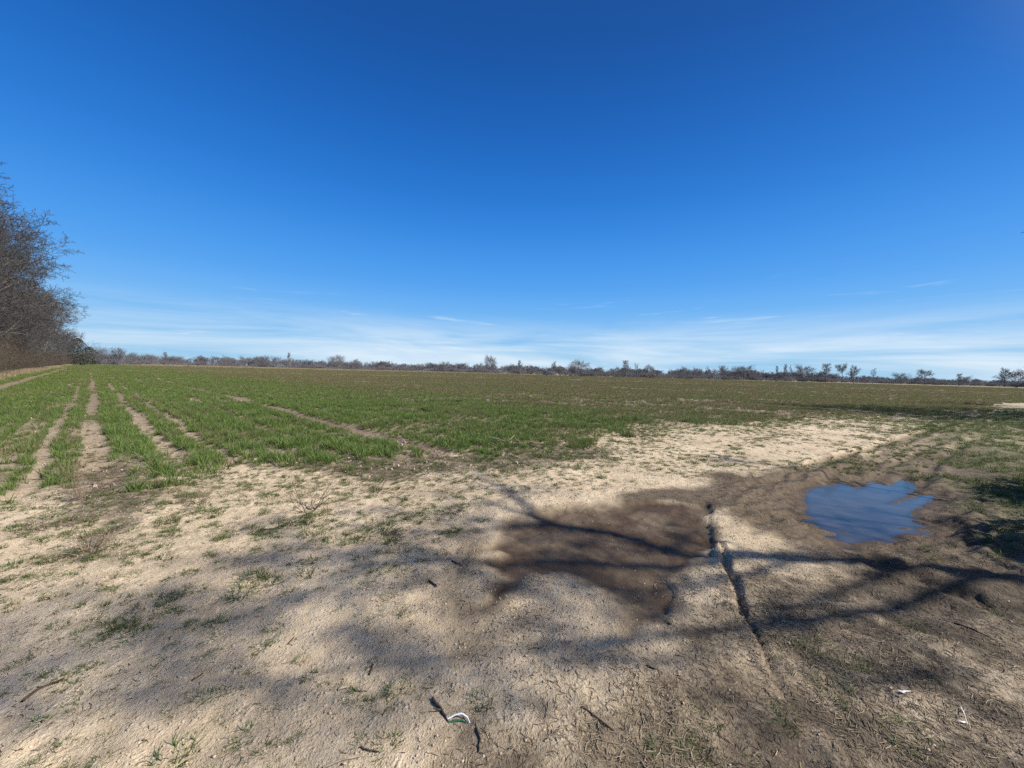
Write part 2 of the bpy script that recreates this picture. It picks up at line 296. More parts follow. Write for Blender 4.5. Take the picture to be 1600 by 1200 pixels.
def plain(name, c1, c2, rough=0.85, scale=40.0, stops=None, inst=False):
    """noise-mottled matt stuff; inst adds a shift for each instance"""
    m, t, b = mat(name)
    tc = nd(t, 'ShaderNodeTexCoord'); n = noise(t, tc.outputs['Object'], scale, 3.0)
    fac = rng(t, n, 0.3, 0.7)
    if inst:
        oi = nd(t, 'ShaderNodeObjectInfo'); fac = math_(t, 'ADD', math_(t, 'MULTIPLY', fac, 0.35), math_(t, 'MULTIPLY', oi.outputs['Random'], 0.65))
    t.links.new(mixc(t, fac, c1, c2), b.inputs['Base Color']); b.inputs['Roughness'].default_value = rough
    b.inputs['Specular IOR Level'].default_value = 0.25
    return m
def leafy(name, dark, light, dryc, rough=0.55, trans=0.35):
    """blades: colour from the stand's own tint value, darker sheath to lighter tip by blade"""
    m, t, b = mat(name)
    at = nd(t, 'ShaderNodeAttribute', attribute_type='INSTANCER', attribute_name='tint')
    oi = nd(t, 'ShaderNodeObjectInfo'); bl = nd(t, 'ShaderNodeAttribute', attribute_name='blade')
    v = math_(t, 'ADD', math_(t, 'MULTIPLY', oi.outputs['Random'], 0.35), math_(t, 'MULTIPLY', bl.outputs['Fac'], 0.65))
    c = mixc(t, v, dark, light)
    dr = rng(t, math_(t, 'ADD', at.outputs['Fac'], math_(t, 'MULTIPLY', math_(t, 'SUBTRACT', bl.outputs['Fac'], 0.5), 0.7)), 0.35, 0.65)
    c = mixc(t, dr, c, dryc)
    t.links.new(c, b.inputs['Base Color']); b.inputs['Roughness'].default_value = rough; b.inputs['Specular IOR Level'].default_value = 0.3
    tr = nd(t, 'ShaderNodeBsdfTranslucent'); t.links.new(c, tr.inputs[0])
    ms = nd(t, 'ShaderNodeMixShader', inp={0: trans}); t.links.new(b.outputs[0], ms.inputs[1]); t.links.new(tr.outputs[0], ms.inputs[2])
    t.links.new(ms.outputs[0], t.nodes['Material Output'].inputs['Surface'])
    return m

M = {}
M['bark'] = plain('grey_bark', (0.085, 0.070, 0.058), (0.20, 0.172, 0.145), 0.9, 6.0)
M['twig'] = plain('bare_twigs', (0.048, 0.045, 0.043), (0.094, 0.087, 0.081), 0.9, 1.5)
M['twig_far'] = plain('far_bare_twigs', (0.125, 0.120, 0.128), (0.205, 0.195, 0.200), 0.95, 0.6, inst=True)  # distance haze put into the colour: paler and bluer than the near twigs
M['brush'] = plain('brown_brush', (0.062, 0.050, 0.039), (0.130, 0.103, 0.077), 0.9, 2.0, inst=True)
M['cedar'] = plain('cedar_foliage', (0.034, 0.037, 0.027), (0.074, 0.076, 0.052), 0.8, 1.2)
M['wheat'] = leafy('wheat_blades', (0.062, 0.110, 0.020), (0.200, 0.262, 0.062), (0.21, 0.160, 0.085))
M['tuft'] = leafy('tuft_blades', (0.050, 0.085, 0.018), (0.150, 0.190, 0.052), (0.20, 0.16, 0.085))
M['drygrass'] = leafy('dry_grass_blades', (0.26, 0.20, 0.115), (0.46, 0.375, 0.235), (0.32, 0.25, 0.15), 0.7)
M['straw'] = plain('straw_bits', (0.10, 0.072, 0.045), (0.47, 0.38, 0.25), 0.85, 20, inst=True)
M['darkbits'] = plain('dark_twig_bits', (0.050, 0.034, 0.024), (0.155, 0.108, 0.072), 0.85, 20, inst=True)
M['chips'] = plain('maize_residue', (0.13, 0.095, 0.062), (0.42, 0.34, 0.25), 0.85, 20, inst=True)
M['clod'] = plain('soil_clods', (0.26, 0.19, 0.122), (0.52, 0.41, 0.28), 0.95, 30, inst=True)
M['stick'] = plain('stick_bark', (0.045, 0.032, 0.025), (0.115, 0.082, 0.060), 0.85, 60)
M['palestick'] = plain('weathered_stick', (0.26, 0.21, 0.15), (0.46, 0.38, 0.28), 0.8, 60)
M['deadweed'] = plain('dead_weed_stalk', (0.115, 0.078, 0.055), (0.25, 0.18, 0.125), 0.85, 30)
M['white'] = plain('white_plastic', (0.70, 0.71, 0.70), (0.82, 0.82, 0.80), 0.4, 50)
M['green'] = plain('green_plastic', (0.03, 0.10, 0.05), (0.05, 0.15, 0.07), 0.4, 50)
M['paper'] = plain('weathered_paper', (0.42, 0.39, 0.33), (0.70, 0.67, 0.61), 0.8, 50)

# soil
def ground_mat():
    m, t, b = mat('sandy_soil'); Lk = t.links
    tc = nd(t, 'ShaderNodeTexCoord'); P = tc.outputs['Object']
    a1 = nd(t, 'ShaderNodeAttribute', attribute_name='soil_a'); a2 = nd(t, 'ShaderNodeAttribute', attribute_name='soil_b')
    s1 = nd(t, 'ShaderNodeSeparateColor'); Lk.new(a1.outputs['Color'], s1.inputs[0]); s2 = nd(t, 'ShaderNodeSeparateColor'); Lk.new(a2.outputs['Color'], s2.inputs[0])
    wet, damp, fld = s1.outputs; lit, grn, dry = s2.outputs
    big = noise(t, P, 0.9, 5.0, 0.6); mid = noise(t, P, 9.0, 5.0, 0.65); fine = noise(t, P, 70.0, 4.0, 0.7); grit = noise(t, P, 260.0, 2.0, 0.6)
    sand = ramp(t, [(0.34, (0.320, 0.238, 0.148)), (0.5, (0.490, 0.380, 0.250)), (0.66, (0.63, 0.510, 0.355))],
                math_(t, 'ADD', math_(t, 'MULTIPLY', big, 0.45), math_(t, 'ADD', math_(t, 'MULTIPLY', mid, 0.3), math_(t, 'MULTIPLY', fine, 0.25)))).outputs[0]
    sand = mixc(t, rng(t, grit, 0.62, 0.72, 0, 0.45), sand, (0.20, 0.145, 0.095))
    soil = ramp(t, [(0.3, (0.075, 0.054, 0.036)), (0.55, (0.140, 0.102, 0.068)), (0.78, (0.29, 0.22, 0.15))],
                math_(t, 'ADD', math_(t, 'MULTIPLY', mid, 0.5), math_(t, 'MULTIPLY', fine, 0.5))).outputs[0]
    c = mixc(t, fld, sand, soil)
    dampc = ramp(t, [(0.32, (0.030, 0.020, 0.012)), (0.68, (0.112, 0.079, 0.049))], mid).outputs[0]
    dm = rng(t, math_(t, 'ADD', damp, math_(t, 'MULTIPLY', math_(t, 'SUBTRACT', mid, 0.5), 0.9)), 0.15, 0.75)
    c = mixc(t, math_(t, 'MULTIPLY', dm, 0.9), c, dampc)
    a3 = nd(t, 'ShaderNodeAttribute', attribute_name='soil_c'); s3 = nd(t, 'ShaderNodeSeparateColor'); Lk.new(a3.outputs['Color'], s3.inputs[0])
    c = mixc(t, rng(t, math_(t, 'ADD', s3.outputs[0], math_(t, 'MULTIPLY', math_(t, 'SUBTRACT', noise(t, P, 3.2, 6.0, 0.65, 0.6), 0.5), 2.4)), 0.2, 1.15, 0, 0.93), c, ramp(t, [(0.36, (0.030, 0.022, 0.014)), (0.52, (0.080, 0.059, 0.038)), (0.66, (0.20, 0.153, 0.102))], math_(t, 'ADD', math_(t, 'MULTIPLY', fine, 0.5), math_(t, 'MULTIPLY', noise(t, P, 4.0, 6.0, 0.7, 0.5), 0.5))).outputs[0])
    # dark organic crumbs on the trampled soil
    crumbs = rng(t, noise(t, P, 34.0, 5.0, 0.7, 0.8), 0.50, 0.60)
    c = mixc(t, math_(t, 'MULTIPLY', math_(t, 'MULTIPLY', crumbs, lit), 0.75), c, (0.085, 0.062, 0.044))
    gm = rng(t, math_(t, 'ADD', grn, math_(t, 'MULTIPLY', math_(t, 'SUBTRACT', mid, 0.5), 1.2)), 0.3, 0.9)
    c = mixc(t, math_(t, 'MULTIPLY', gm, 0.8), c, ramp(t, [(0.3, (0.075, 0.075, 0.032)), (0.7, (0.20, 0.165, 0.085))], fine).outputs[0])
    c = mixc(t, math_(t, 'MULTIPLY', dry, 0.85), c, ramp(t, [(0.3, (0.21, 0.16, 0.09)), (0.7, (0.42, 0.335, 0.21))], mid).outputs[0])
    wetc = ramp(t, [(0.3, (0.032, 0.019, 0.009)), (0.7, (0.082, 0.050, 0.026))], math_(t, 'ADD', math_(t, 'MULTIPLY', mid, 0.6), math_(t, 'MULTIPLY', big, 0.4))).outputs[0]
    c = mixc(t, wet, c, wetc)
    Lk.new(c, b.inputs['Base Color'])
    Lk.new(rng(t, wet, 0.3, 1.0, 0.92, 0.62), b.inputs['Roughness']); b.inputs['Specular IOR Level'].default_value = 0.22
    vo = nd(t, 'ShaderNodeTexVoronoi', inp={'Scale': 42.0, 'Randomness': 1.0}); Lk.new(P, vo.inputs['Vector'])
    vo2 = nd(t, 'ShaderNodeTexVoronoi', inp={'Scale': 120.0, 'Randomness': 1.0}); Lk.new(P, vo2.inputs['Vector'])
    crisp = math_(t, 'ADD', math_(t, 'MULTIPLY', math_(t, 'MULTIPLY', rng(t, vo.outputs['Distance'], 0.0, 0.5, 1.0, 0.0), rng(t, mid, 0.45, 0.62)), 0.010), math_(t, 'MULTIPLY', rng(t, vo2.outputs['Distance'], 0.0, 0.55, 1.0, 0.0), 0.0030))
    hgt = math_(t, 'ADD', crisp, math_(t, 'ADD', math_(t, 'MULTIPLY', mid, 0.014), math_(t, 'ADD', math_(t, 'MULTIPLY', fine, 0.011), math_(t, 'MULTIPLY', grit, 0.0022))))
    bp = nd(t, 'ShaderNodeBump', inp={'Distance': 1.0}); Lk.new(rng(t, wet, 0.2, 1.0, 0.9, 0.45), bp.inputs['Strength']); Lk.new(hgt, bp.inputs['Height']); Lk.new(bp.outputs[0], b.inputs['Normal'])
    return m
M['soil'] = ground_mat()
def water_mat():
    m, t, b = mat('puddle_water')
    tc = nd(t, 'ShaderNodeTexCoord'); mp = nd(t, 'ShaderNodeMapping', inp={'Scale': (4.0, 16.0, 1.0), 'Rotation': (0, 0, R_(-8))}); t.links.new(tc.outputs['Object'], mp.inputs[0])
    n = noise(t, mp.outputs[0], 1.2, 3.0, 0.5); n2 = noise(t, tc.outputs['Object'], 3.0, 4.0)
    bp = nd(t, 'ShaderNodeBump', inp={'Distance': 0.005, 'Strength': 0.22}); t.links.new(n, bp.inputs['Height']); t.links.new(bp.outputs[0], b.inputs['Normal'])
    t.links.new(mixc(t, rng(t, n2, 0.4, 0.7), (0.042, 0.036, 0.030), (0.072, 0.059, 0.047)), b.inputs['Base Color'])
    b.inputs['Roughness'].default_value = 0.04; b.inputs['IOR'].default_value = 1.34; b.inputs['Specular IOR Level'].default_value = 0.5
    dp = nd(t, 'ShaderNodeAttribute', attribute_name='murk'); tr = nd(t, 'ShaderNodeBsdfTransparent'); ms = nd(t, 'ShaderNodeMixShader')
    t.links.new(dp.outputs['Fac'], ms.inputs[0]); t.links.new(tr.outputs[0], ms.inputs[1]); t.links.new(b.outputs[0], ms.inputs[2]); t.links.new(ms.outputs[0], t.nodes['Material Output'].inputs['Surface'])
    return m
M['water'] = water_mat()

# ------------------------------------------------------------------ object helpers
def tag(o, label=None, cat=None, group=None, kind=None):
    for k, v in (('label', label), ('category', cat), ('group', group), ('kind', kind)):
        if v: o[k] = v
    return o
def mesh_np(name, V, Fa, material=None, smooth=False, quads=True):
    """V (n,3); Fa (m,4) or (m,3)"""
    V = np.asarray(V, np.float32); Fa = np.asarray(Fa, np.int32); k = Fa.shape[1]
    me = bpy.data.meshes.new(name); me.vertices.add(len(V)); me.vertices.foreach_set('co', V.ravel())
    me.loops.add(Fa.size); me.loops.foreach_set('vertex_index', Fa.ravel())
    me.polygons.add(len(Fa)); me.polygons.foreach_set('loop_start', np.arange(0, Fa.size, k, dtype=np.int32)); me.polygons.foreach_set('loop_total', np.full(len(Fa), k, np.int32))
    if smooth: me.polygons.foreach_set('use_smooth', np.ones(len(Fa), bool))
    me.update(calc_edges=True)
    if material: me.materials.append(material)
    return me
def add(name, me, parent=None, loc=(0, 0, 0), rz=0.0, scale=None):
    o = bpy.data.objects.new(name, me); C.objects.link(o); o.location = loc; o.rotation_euler[2] = rz
    if parent is not None: o.parent = parent
    if scale is not None: o.scale = scale
    return o
def empty(name, loc, rz=0.0, scale=None): return add(name, None, None, loc, rz, scale)

def tubes(polys, sides):
    """polys: list of (pts (k,3), radii (k,)) -> V, quads"""
    VV = []; FF = []; off = 0; ang = np.arange(sides) * 2 * math.pi / sides; ca = np.cos(ang); sa = np.sin(ang)
    groups = {}
    for p, r in polys: groups.setdefault(len(p), []).append((p, r))
    for k, lst in groups.items():
        P = np.array([a for a, _ in lst], float); Rr = np.array([b for _, b in lst], float)
        T = np.gradient(P, axis=1); T /= np.linalg.norm(T, axis=2, keepdims=True) + 1e-9
        ref = np.where(np.abs(T[..., 2:3]) > 0.9, np.array([1.0, 0, 0]), np.array([0, 0, 1.0]))
        A = np.cross(T, ref); A /= np.linalg.norm(A, axis=2, keepdims=True) + 1e-9; B = np.cross(T, A)
        V = P[:, :, None, :] + Rr[:, :, None, None] * (A[:, :, None, :] * ca[None, None, :, None] + B[:, :, None, :] * sa[None, None, :, None])
        n = len(lst); idx = np.arange(n * k * sides).reshape(n, k, sides) + off
        a = idx[:, :-1, :]; b = np.roll(idx, -1, 2)[:, :-1, :]; c = np.roll(idx, -1, 2)[:, 1:, :]; d = idx[:, 1:, :]
        FF.append(np.stack([a, b, c, d], -1).reshape(-1, 4)); VV.append(V.reshape(-1, 3)); off += n * k * sides
    return np.vstack(VV), np.vstack(FF)

def grow(rn, p0, d0, length, r0, lev, P, out):
    ns = P['seg'][lev]; pts = [p0]; d = np.array(d0, float); d /= np.linalg.norm(d); p = np.array(p0, float)
    for i in range(ns):
        d = d + np.array([rn.gauss(0, 1), rn.gauss(0, 1), rn.gauss(0, 1)]) * P['wob'][lev] + np.array([0, 0, P['up'][lev]])
        d /= np.linalg.norm(d); p = p + d * length / ns; pts.append(p)
    pts = np.array(pts); t = np.linspace(0, 1, ns + 1)
    rad = r0 * (1 - t * (1 - P['tip'][lev]))
    out.setdefault(lev, []).append((pts, rad))
    if lev + 1 >= P['levels']: return
    n = P['n'][lev]; t0 = P['t0'][lev]; az = rn.random() * 6.28
    for i in range(n):
        tt = t0 + (1 - t0) * (i + rn.random() * 0.8) / n; tt = min(tt, 0.98)
        x = tt * ns; k = min(int(x), ns - 1); fr = x - k
        q = pts[k] * (1 - fr) + pts[k + 1] * fr; dd = pts[k + 1] - pts[k]; dd /= np.linalg.norm(dd)
        az += 2.4 + rn.uniform(-0.5, 0.5)
        ref = np.array([1.0, 0, 0]) if abs(dd[2]) > 0.8 else np.array([0, 0, 1.0])
        A = np.cross(dd, ref); A /= np.linalg.norm(A); B = np.cross(dd, A)
        an = R_(P['ang'][lev] + rn.uniform(-14, 14))
        if 'flare' in P and lev == 0: an *= (1.25 - 0.65 * (tt - t0) / (1 - t0))
        nd_ = dd * math.cos(an) + (A * math.cos(az) + B * math.sin(az)) * math.sin(an)
        shape = P['shape'](tt) if (lev == 0 and 'shape' in P) else (1.05 - 0.5 * tt)
        grow(rn, q, nd_, length * P['len'][lev] * shape * rn.uniform(0.75, 1.2), max(r0 * (1 - tt * (1 - P['tip'][lev])) * P['rr'][lev], P['rmin']), lev + 1, P, out)

def tree_meshes(name, seed, P, H, r0, mt_bark, mt_twig, nlow=2, sides=(8, 5, 3, 3, 3)):
    rn = random.Random(seed); o = {}
    grow(rn, np.array([0, 0, -0.15]), (rn.gauss(0, 0.03), rn.gauss(0, 0.03), 1), H * P.get('trunk', 0.8), r0, 0, P, o)
    lo = []; hi = []
    for lv, pl in o.items(): (lo if lv < nlow else hi).append((pl, sides[lv]))
    def join(lst):
        VV = []; FF = []; off = 0
        for pl, s in lst:
            V, Fq = tubes(pl, s); VV.append(V); FF.append(Fq + off); off += len(V)
        return np.vstack(VV), np.vstack(FF)
    V, Fq = join(lo); a = mesh_np(name + '_trunk', V, Fq, mt_bark, True)
    V, Fq = join(hi); b = mesh_np(name + '_crown', V, Fq, mt_twig, False)
    return a, b
def plant_tree(name, meshes, loc, rz, scale, label, cat='tree', group=None):
    e = empty(name, loc, rz, scale); tag(e, label, cat, group)
    add('trunk', meshes[0], e); add('crown', meshes[1], e)
    return e

def blades(rn, n, h, spread, lean, wid, segs=2, flat=0.0):
    """one tuft of grass blades, with a 'blade' value for each vertex"""
    V = []; Fq = []; att = []
    for i in range(n):
        a = rn.random() * 6.283; rr = spread * math.sqrt(rn.random()); bx, by = rr * math.cos(a), rr * math.sin(a)
        az = a + rn.gauss(0, 0.9); hh = h * rn.uniform(0.45, 1.15); le = lean * rn.uniform(0.3, 1.3); ww = wid * rn.uniform(0.7, 1.2)
        dx, dy = math.cos(az), math.sin(az); tw = az + rn.uniform(-1.2, 1.2); sx, sy = -math.sin(tw) * ww / 2, math.cos(tw) * ww / 2
        v = rn.random(); b0 = len(V)
        for k in range(segs + 1):
            t = k / segs; x = bx + dx * le * hh * t ** 1.7; y = by + dy * le * hh * t ** 1.7; z = hh * (t - 0.35 * le * t * t) * (1 - flat) - 0.01
            f = 1 - 0.85 * t ** 1.5
            V += [(x - sx * f, y - sy * f, z), (x + sx * f, y + sy * f, z)]; att += [v, v]
        for k in range(segs): q = b0 + 2 * k; Fq.append((q, q + 1, q + 3, q + 2))
    return V, Fq, att
def tuft_mesh(name, rn, m, **kw):
    V, Fq, att = blades(rn, **kw); me = mesh_np(name, V, Fq, m)
    a = me.attributes.new('blade', 'FLOAT', 'POINT'); a.data.foreach_set('value', np.array(att, np.float32)); return me

def forms(name, meshes):
    col = bpy.data.collections.new(name)
    for i, me in enumerate(meshes): col.objects.link(bpy.data.objects.new('%s_%02d' % (name, i), me))
    return col
def scatter(name, col, P, rot, scl, idx, tint, label, cat):
    """one object of kind stuff: the forms of col strewn over the points P"""
    me = bpy.data.meshes.new(name); me.vertices.add(len(P)); me.vertices.foreach_set('co', np.asarray(P, np.float32).ravel())
    def at(n, ty, prop, v): a = me.attributes.new(n, ty, 'POINT'); a.data.foreach_set(prop, np.ascontiguousarray(v).ravel())
    at('rot', 'FLOAT_VECTOR', 'vector', np.asarray(rot, np.float32)); at('scl', 'FLOAT_VECTOR', 'vector', np.asarray(scl, np.float32))
    at('idx', 'INT', 'value', np.asarray(idx, np.int32)); at('tint', 'FLOAT', 'value', np.asarray(tint, np.float32))
    o = add(name, me); tag(o, label, cat, kind='stuff')
    g = bpy.data.node_groups.new(name + '_nodes', 'GeometryNodeTree')
    g.interface.new_socket('Geometry', in_out='INPUT', socket_type='NodeSocketGeometry'); g.interface.new_socket('Geometry', in_out='OUTPUT', socket_type='NodeSocketGeometry')
    gi = g.nodes.new('NodeGroupInput'); go = g.nodes.new('NodeGroupOutput')
    m2p = g.nodes.new('GeometryNodeMeshToPoints'); ip = g.nodes.new('GeometryNodeInstanceOnPoints'); ci = g.nodes.new('GeometryNodeCollectionInfo')
    ci.inputs['Collection'].default_value = col; ci.inputs['Separate Children'].default_value = True; ci.inputs['Reset Children'].default_value = True
    def na(n, ty): k = g.nodes.new('GeometryNodeInputNamedAttribute'); k.data_type = ty; k.inputs['Name'].default_value = n; return k.outputs['Attribute']
    e2r = g.nodes.new('FunctionNodeEulerToRotation')
    lk = g.links; lk.new(gi.outputs[0], m2p.inputs[0]); lk.new(m2p.outputs[0], ip.inputs['Points']); lk.new(ci.outputs[0], ip.inputs['Instance'])
    ip.inputs['Pick Instance'].default_value = True; lk.new(na('idx', 'INT'), ip.inputs['Instance Index'])
    lk.new(na('rot', 'FLOAT_VECTOR'), e2r.inputs[0]); lk.new(e2r.outputs[0], ip.inputs['Rotation']); lk.new(na('scl', 'FLOAT_VECTOR'), ip.inputs['Scale'])
    lk.new(ip.outputs[0], go.inputs[0])
    md = o.modifiers.new('strewn', 'NODES'); md.node_group = g
    return o
rs = np.random.default_rng(7)
def sc3(v): return np.stack([v, v, v], 1)
def upright(n, tilt=0.12): return np.stack([rs.normal(0, tilt, n), rs.normal(0, tilt, n), rs.uniform(0, 6.283, n)], 1)

# ------------------------------------------------------------------ ground sheet
def axis(lo, hi, step, ratio_lo, lim_lo, ratio_hi, lim_hi, knee=None, ratio2=None):
    c = list(np.arange(lo, hi + 1e-6, step)); a = []; d = step; v = lo
    while v > lim_lo: d *= ratio_lo; v -= d; a.append(v)
    b = []; d = step; v = c[-1]
    while v < lim_hi:
        d *= (ratio2 if knee and v > knee else ratio_hi); v += d; b.append(v)
    return np.array(a[::-1] + c + b)
gx = axis(-4.2, 6.6, 0.0235, 1.03, -2500, 1.03, 2500)
gy = axis(1.0, 6.2, 0.0225, 1.18, -300, 1.0125, 2500, 36, 1.06)
X, Y = np.meshgrid(gx, gy); nx, ny = len(gx), len(gy)
T = terrain(X.ravel(), Y.ravel(), 'all')
V = np.stack([X.ravel(), Y.ravel(), T['z']], 1)
ii = np.arange(nx * ny).reshape(ny, nx)
Fq = np.stack([ii[:-1, :-1], ii[:-1, 1:], ii[1:, 1:], ii[1:, :-1]], -1).reshape(-1, 4)
gm = mesh_np('ground', V, Fq, M['soil'], True)
fieldsoil = T['f'] * (0.80 - 0.42 * ss(0.2, 0.9, T['bare']) * ss(26, 7, np.hypot(V[:, 0], V[:, 1])) * ss(3, 2, T['q']))
fieldsoil = fieldsoil * np.where(np.abs(T['sd']) < 1, ss(0.1, -0.7, T['sd']) * 0.6 + 0.4, 1)
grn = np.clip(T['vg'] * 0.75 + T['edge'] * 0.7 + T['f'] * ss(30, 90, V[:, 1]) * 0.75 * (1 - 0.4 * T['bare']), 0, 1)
one = np.ones(len(V))
def colattr(n, r, g, b):
    a = gm.attributes.new(n, 'FLOAT_COLOR', 'POINT'); a.data.foreach_set('color', np.stack([r, g, b, one], 1).astype(np.float32).ravel())
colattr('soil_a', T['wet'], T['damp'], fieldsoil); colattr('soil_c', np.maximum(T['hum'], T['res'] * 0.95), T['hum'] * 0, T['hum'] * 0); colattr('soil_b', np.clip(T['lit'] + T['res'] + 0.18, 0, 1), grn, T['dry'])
tag(add('ground', gm), 'flat farmland of pale sandy dirt track and drilled field soil', 'ground', kind='structure')

# water in the low spot of the track
xs = np.linspace(PUD[:, 0].min() - 0.1, PUD[:, 0].max() + 0.1, 90); ys = np.linspace(PUD[:, 1].min() - 0.1, PUD[:, 1].max() + 0.1, 90)
PX, PY = np.meshgrid(xs, ys); keep = poly_sd(PX, PY, PUD, 1.0)
iv = np.arange(8100).reshape(90, 90); q4 = np.stack([iv[:-1, :-1], iv[:-1, 1:], iv[1:, 1:], iv[1:, :-1]], -1).reshape(-1, 4)
kf = (keep.ravel()[q4] < 0.14).all(1)
wm = mesh_np('puddle_water', np.stack([PX.ravel(), PY.ravel(), np.full(8100, WATER_Z)], 1), q4[kf], M['water'], True)
a_ = wm.attributes.new('murk', 'FLOAT', 'POINT'); a_.data.foreach_set('value', (0.80 + 0.20 * ss(0.0, 0.07, -keep.ravel() + 0.01)).astype(np.float32))
tag(add('puddle_water', wm), 'muddy rain puddle reflecting blue sky in the dirt track', 'puddle', kind='structure')
def zat(x, y): return float(terrain(np.array([x]), np.array([y]))[0])
def wedge(n, r0, r1, half=R_(60), mid=0.0):
    r = np.sqrt(rs.uniform(r0 * r0, r1 * r1, n)); a = rs.uniform(-half, half, n) + mid
    return r * np.sin(a), r * np.cos(a)

# ------------------------------------------------------------------ wheat
rn = random.Random(3)
wf = []
for i in range(6): wf.append(tuft_mesh('wheat_near', rn, M['wheat'], n=26, h=0.17, spread=0.055, lean=0.55, wid=0.0085, segs=3))
for i in range(4): wf.append(tuft_mesh('wheat_mid', rn, M['wheat'], n=36, h=0.18, spread=0.10, lean=0.5, wid=0.012))
for i in range(3): wf.append(tuft_mesh('wheat_wide', rn, M['wheat'], n=80, h=0.18, spread=0.22, lean=0.5, wid=0.018))
for i in range(3): wf.append(tuft_mesh('wheat_far', rn, M['wheat'], n=130, h=0.20, spread=0.75, lean=0.5, wid=0.035))
wcol = forms('wheat_forms', wf)
PP = []; SS = []; II = []; TT = []
for (r0, r1, dens, i0, i1) in ((4, 20, 170, 0, 6), (20, 46, 44, 6, 10), (46, 90, 9, 10, 13), (90, 285, 0.85, 13, 16)):
    n = int(dens * R_(60) * (r1 * r1 - r0 * r0)); x, y = wedge(n, r0, r1)
    sd, q, s, f, bare = field_parts(x, y)
    patch = fbm(x * 0.35, y * 0.35, 101, 3); fine = fbm(x * 1.6, y * 1.6, 105, 2); streak = fbm(s * 0.12, q * 1.1, 108, 3)
    thin = ss(6, 12, q) * 0.22                       # the sparser, browner stand out in the field
    cover = np.clip(f * (1 - bare * 1.05) * (0.60 + 0.7 * ss(0.33, 0.60, 0.5 * patch + 0.5 * fine)) - thin * ss(0.62, 0.36, streak), 0, 1)
    cover *= np.where(y > 225, ss(-60, -120, x) * -1.0 + 1.0, 1.0)
    k = rs.random(n) < cover
    x, y, q, s, streak, fine, bare = (v[k] for v in (x, y, q, s, streak, fine, bare)); n = k.sum()
    r = np.hypot(x, y)
    z = terrain(x, y) if r1 < 100 else np.zeros(n)
    if r1 > 100: z = (fbm(x * 0.22, y * 0.22, 1, 3) - 0.5) * 0.16
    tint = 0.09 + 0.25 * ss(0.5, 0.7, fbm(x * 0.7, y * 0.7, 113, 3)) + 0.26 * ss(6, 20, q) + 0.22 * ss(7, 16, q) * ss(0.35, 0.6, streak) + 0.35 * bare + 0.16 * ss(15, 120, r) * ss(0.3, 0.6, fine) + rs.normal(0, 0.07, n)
    sz = rs.uniform(0.5, 1.2, n) * (0.65 + 0.7 * fine) * (1 - 0.2 * ss(10, 20, q)) * (1 - 0.45 * bare)
    PP.append(np.stack([x, y, z - 0.012], 1)); SS.append(sc3(sz)); II.append(rs.integers(i0, i1, n)); TT.append(tint)
PP = np.vstack(PP); n = len(PP); print('wheat', n)
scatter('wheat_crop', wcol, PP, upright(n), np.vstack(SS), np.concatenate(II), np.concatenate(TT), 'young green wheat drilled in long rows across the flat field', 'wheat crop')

# ------------------------------------------------------------------ tufts dotted over the sand
tm = [tuft_mesh('grass_tuft_form', rn, M['tuft'], n=70 + 8 * i, h=0.040, spread=0.026 + 0.004 * i, lean=0.95, wid=0.0034, segs=2) for i in range(6)]
tcol = forms('tuft_forms', tm)
ZA = np.vstack([gps([(0, 1199), (0, 800), (150, 765), (420, 740), (720, 730), (740, 830), (640, 960), (640, 1080), (620, 1199)]), np.array([(-1.2, 1.0), (-4, 1.0), (-8, 3)])])
ZB = gps([(700, 760), (730, 712), (900, 690), (1150, 668), (1400, 655), (1490, 660), (1500, 720), (1420, 745), (1290, 748), (1200, 735), (1080, 745), (900, 770)])
def tuft_cover(x, y):
    a = ss(0.3, -0.3, poly_sd(x, y, ZA, 2.0)); b = ss(0.4, -0.4, poly_sd(x, y, ZB, 2.0))
    c = ss(0.5, -0.5, poly_sd(x, y, LITTER, 1.0))
    sd_ = poly_sd(x, y, FIELD, 3.0); mg = ss(2.6, 0.3, sd_) * ss(-0.6, 0.2, sd_) * ss(7, 4, x)
    cl = fbm(x * 1.1, y * 1.1, 131, 3); cl2 = fbm(x * 3.1, y * 3.1, 135, 2)
    q_ = x * ROWQ[0] + y * ROWQ[1]; strip = ss(0.3, 0.1, np.minimum(np.abs(q_ - 0.08), np.minimum(np.abs(q_ - 0.92), np.abs(q_ - 1.5)))) * ss(-0.3, -0.8, sd_) * ss(15, 7, np.hypot(x, y))
    return (strip * 0.8 + a * (0.55 + 0.7 * ss(0.40, 0.60, cl)) + b * (0.12 + 0.85 * ss(0.42, 0.62, cl)) + 0.2 * c + mg * 1.9) * (0.4 + 0.6 * ss(0.35, 0.6, cl2))
n = 110000; x, y = wedge(n, 1.6, 24)
w_ = np.interp(np.hypot(x, y), [1.6, 3, 6, 12, 24], [1, 1, 0.8, 0.8, 0.8])
k = rs.random(n) < tuft_cover(x, y) * 1.1; x, y = x[k], y[k]; T_ = terrain(x, y, 'all')
k = ((T_['f'] < 0.6) | (T_['bare'] > 0.4)) & (T_['wet'] < 0.2) & (T_['pw'] > 0.3)
x, y, z = x[k], y[k], T_['z'][k]
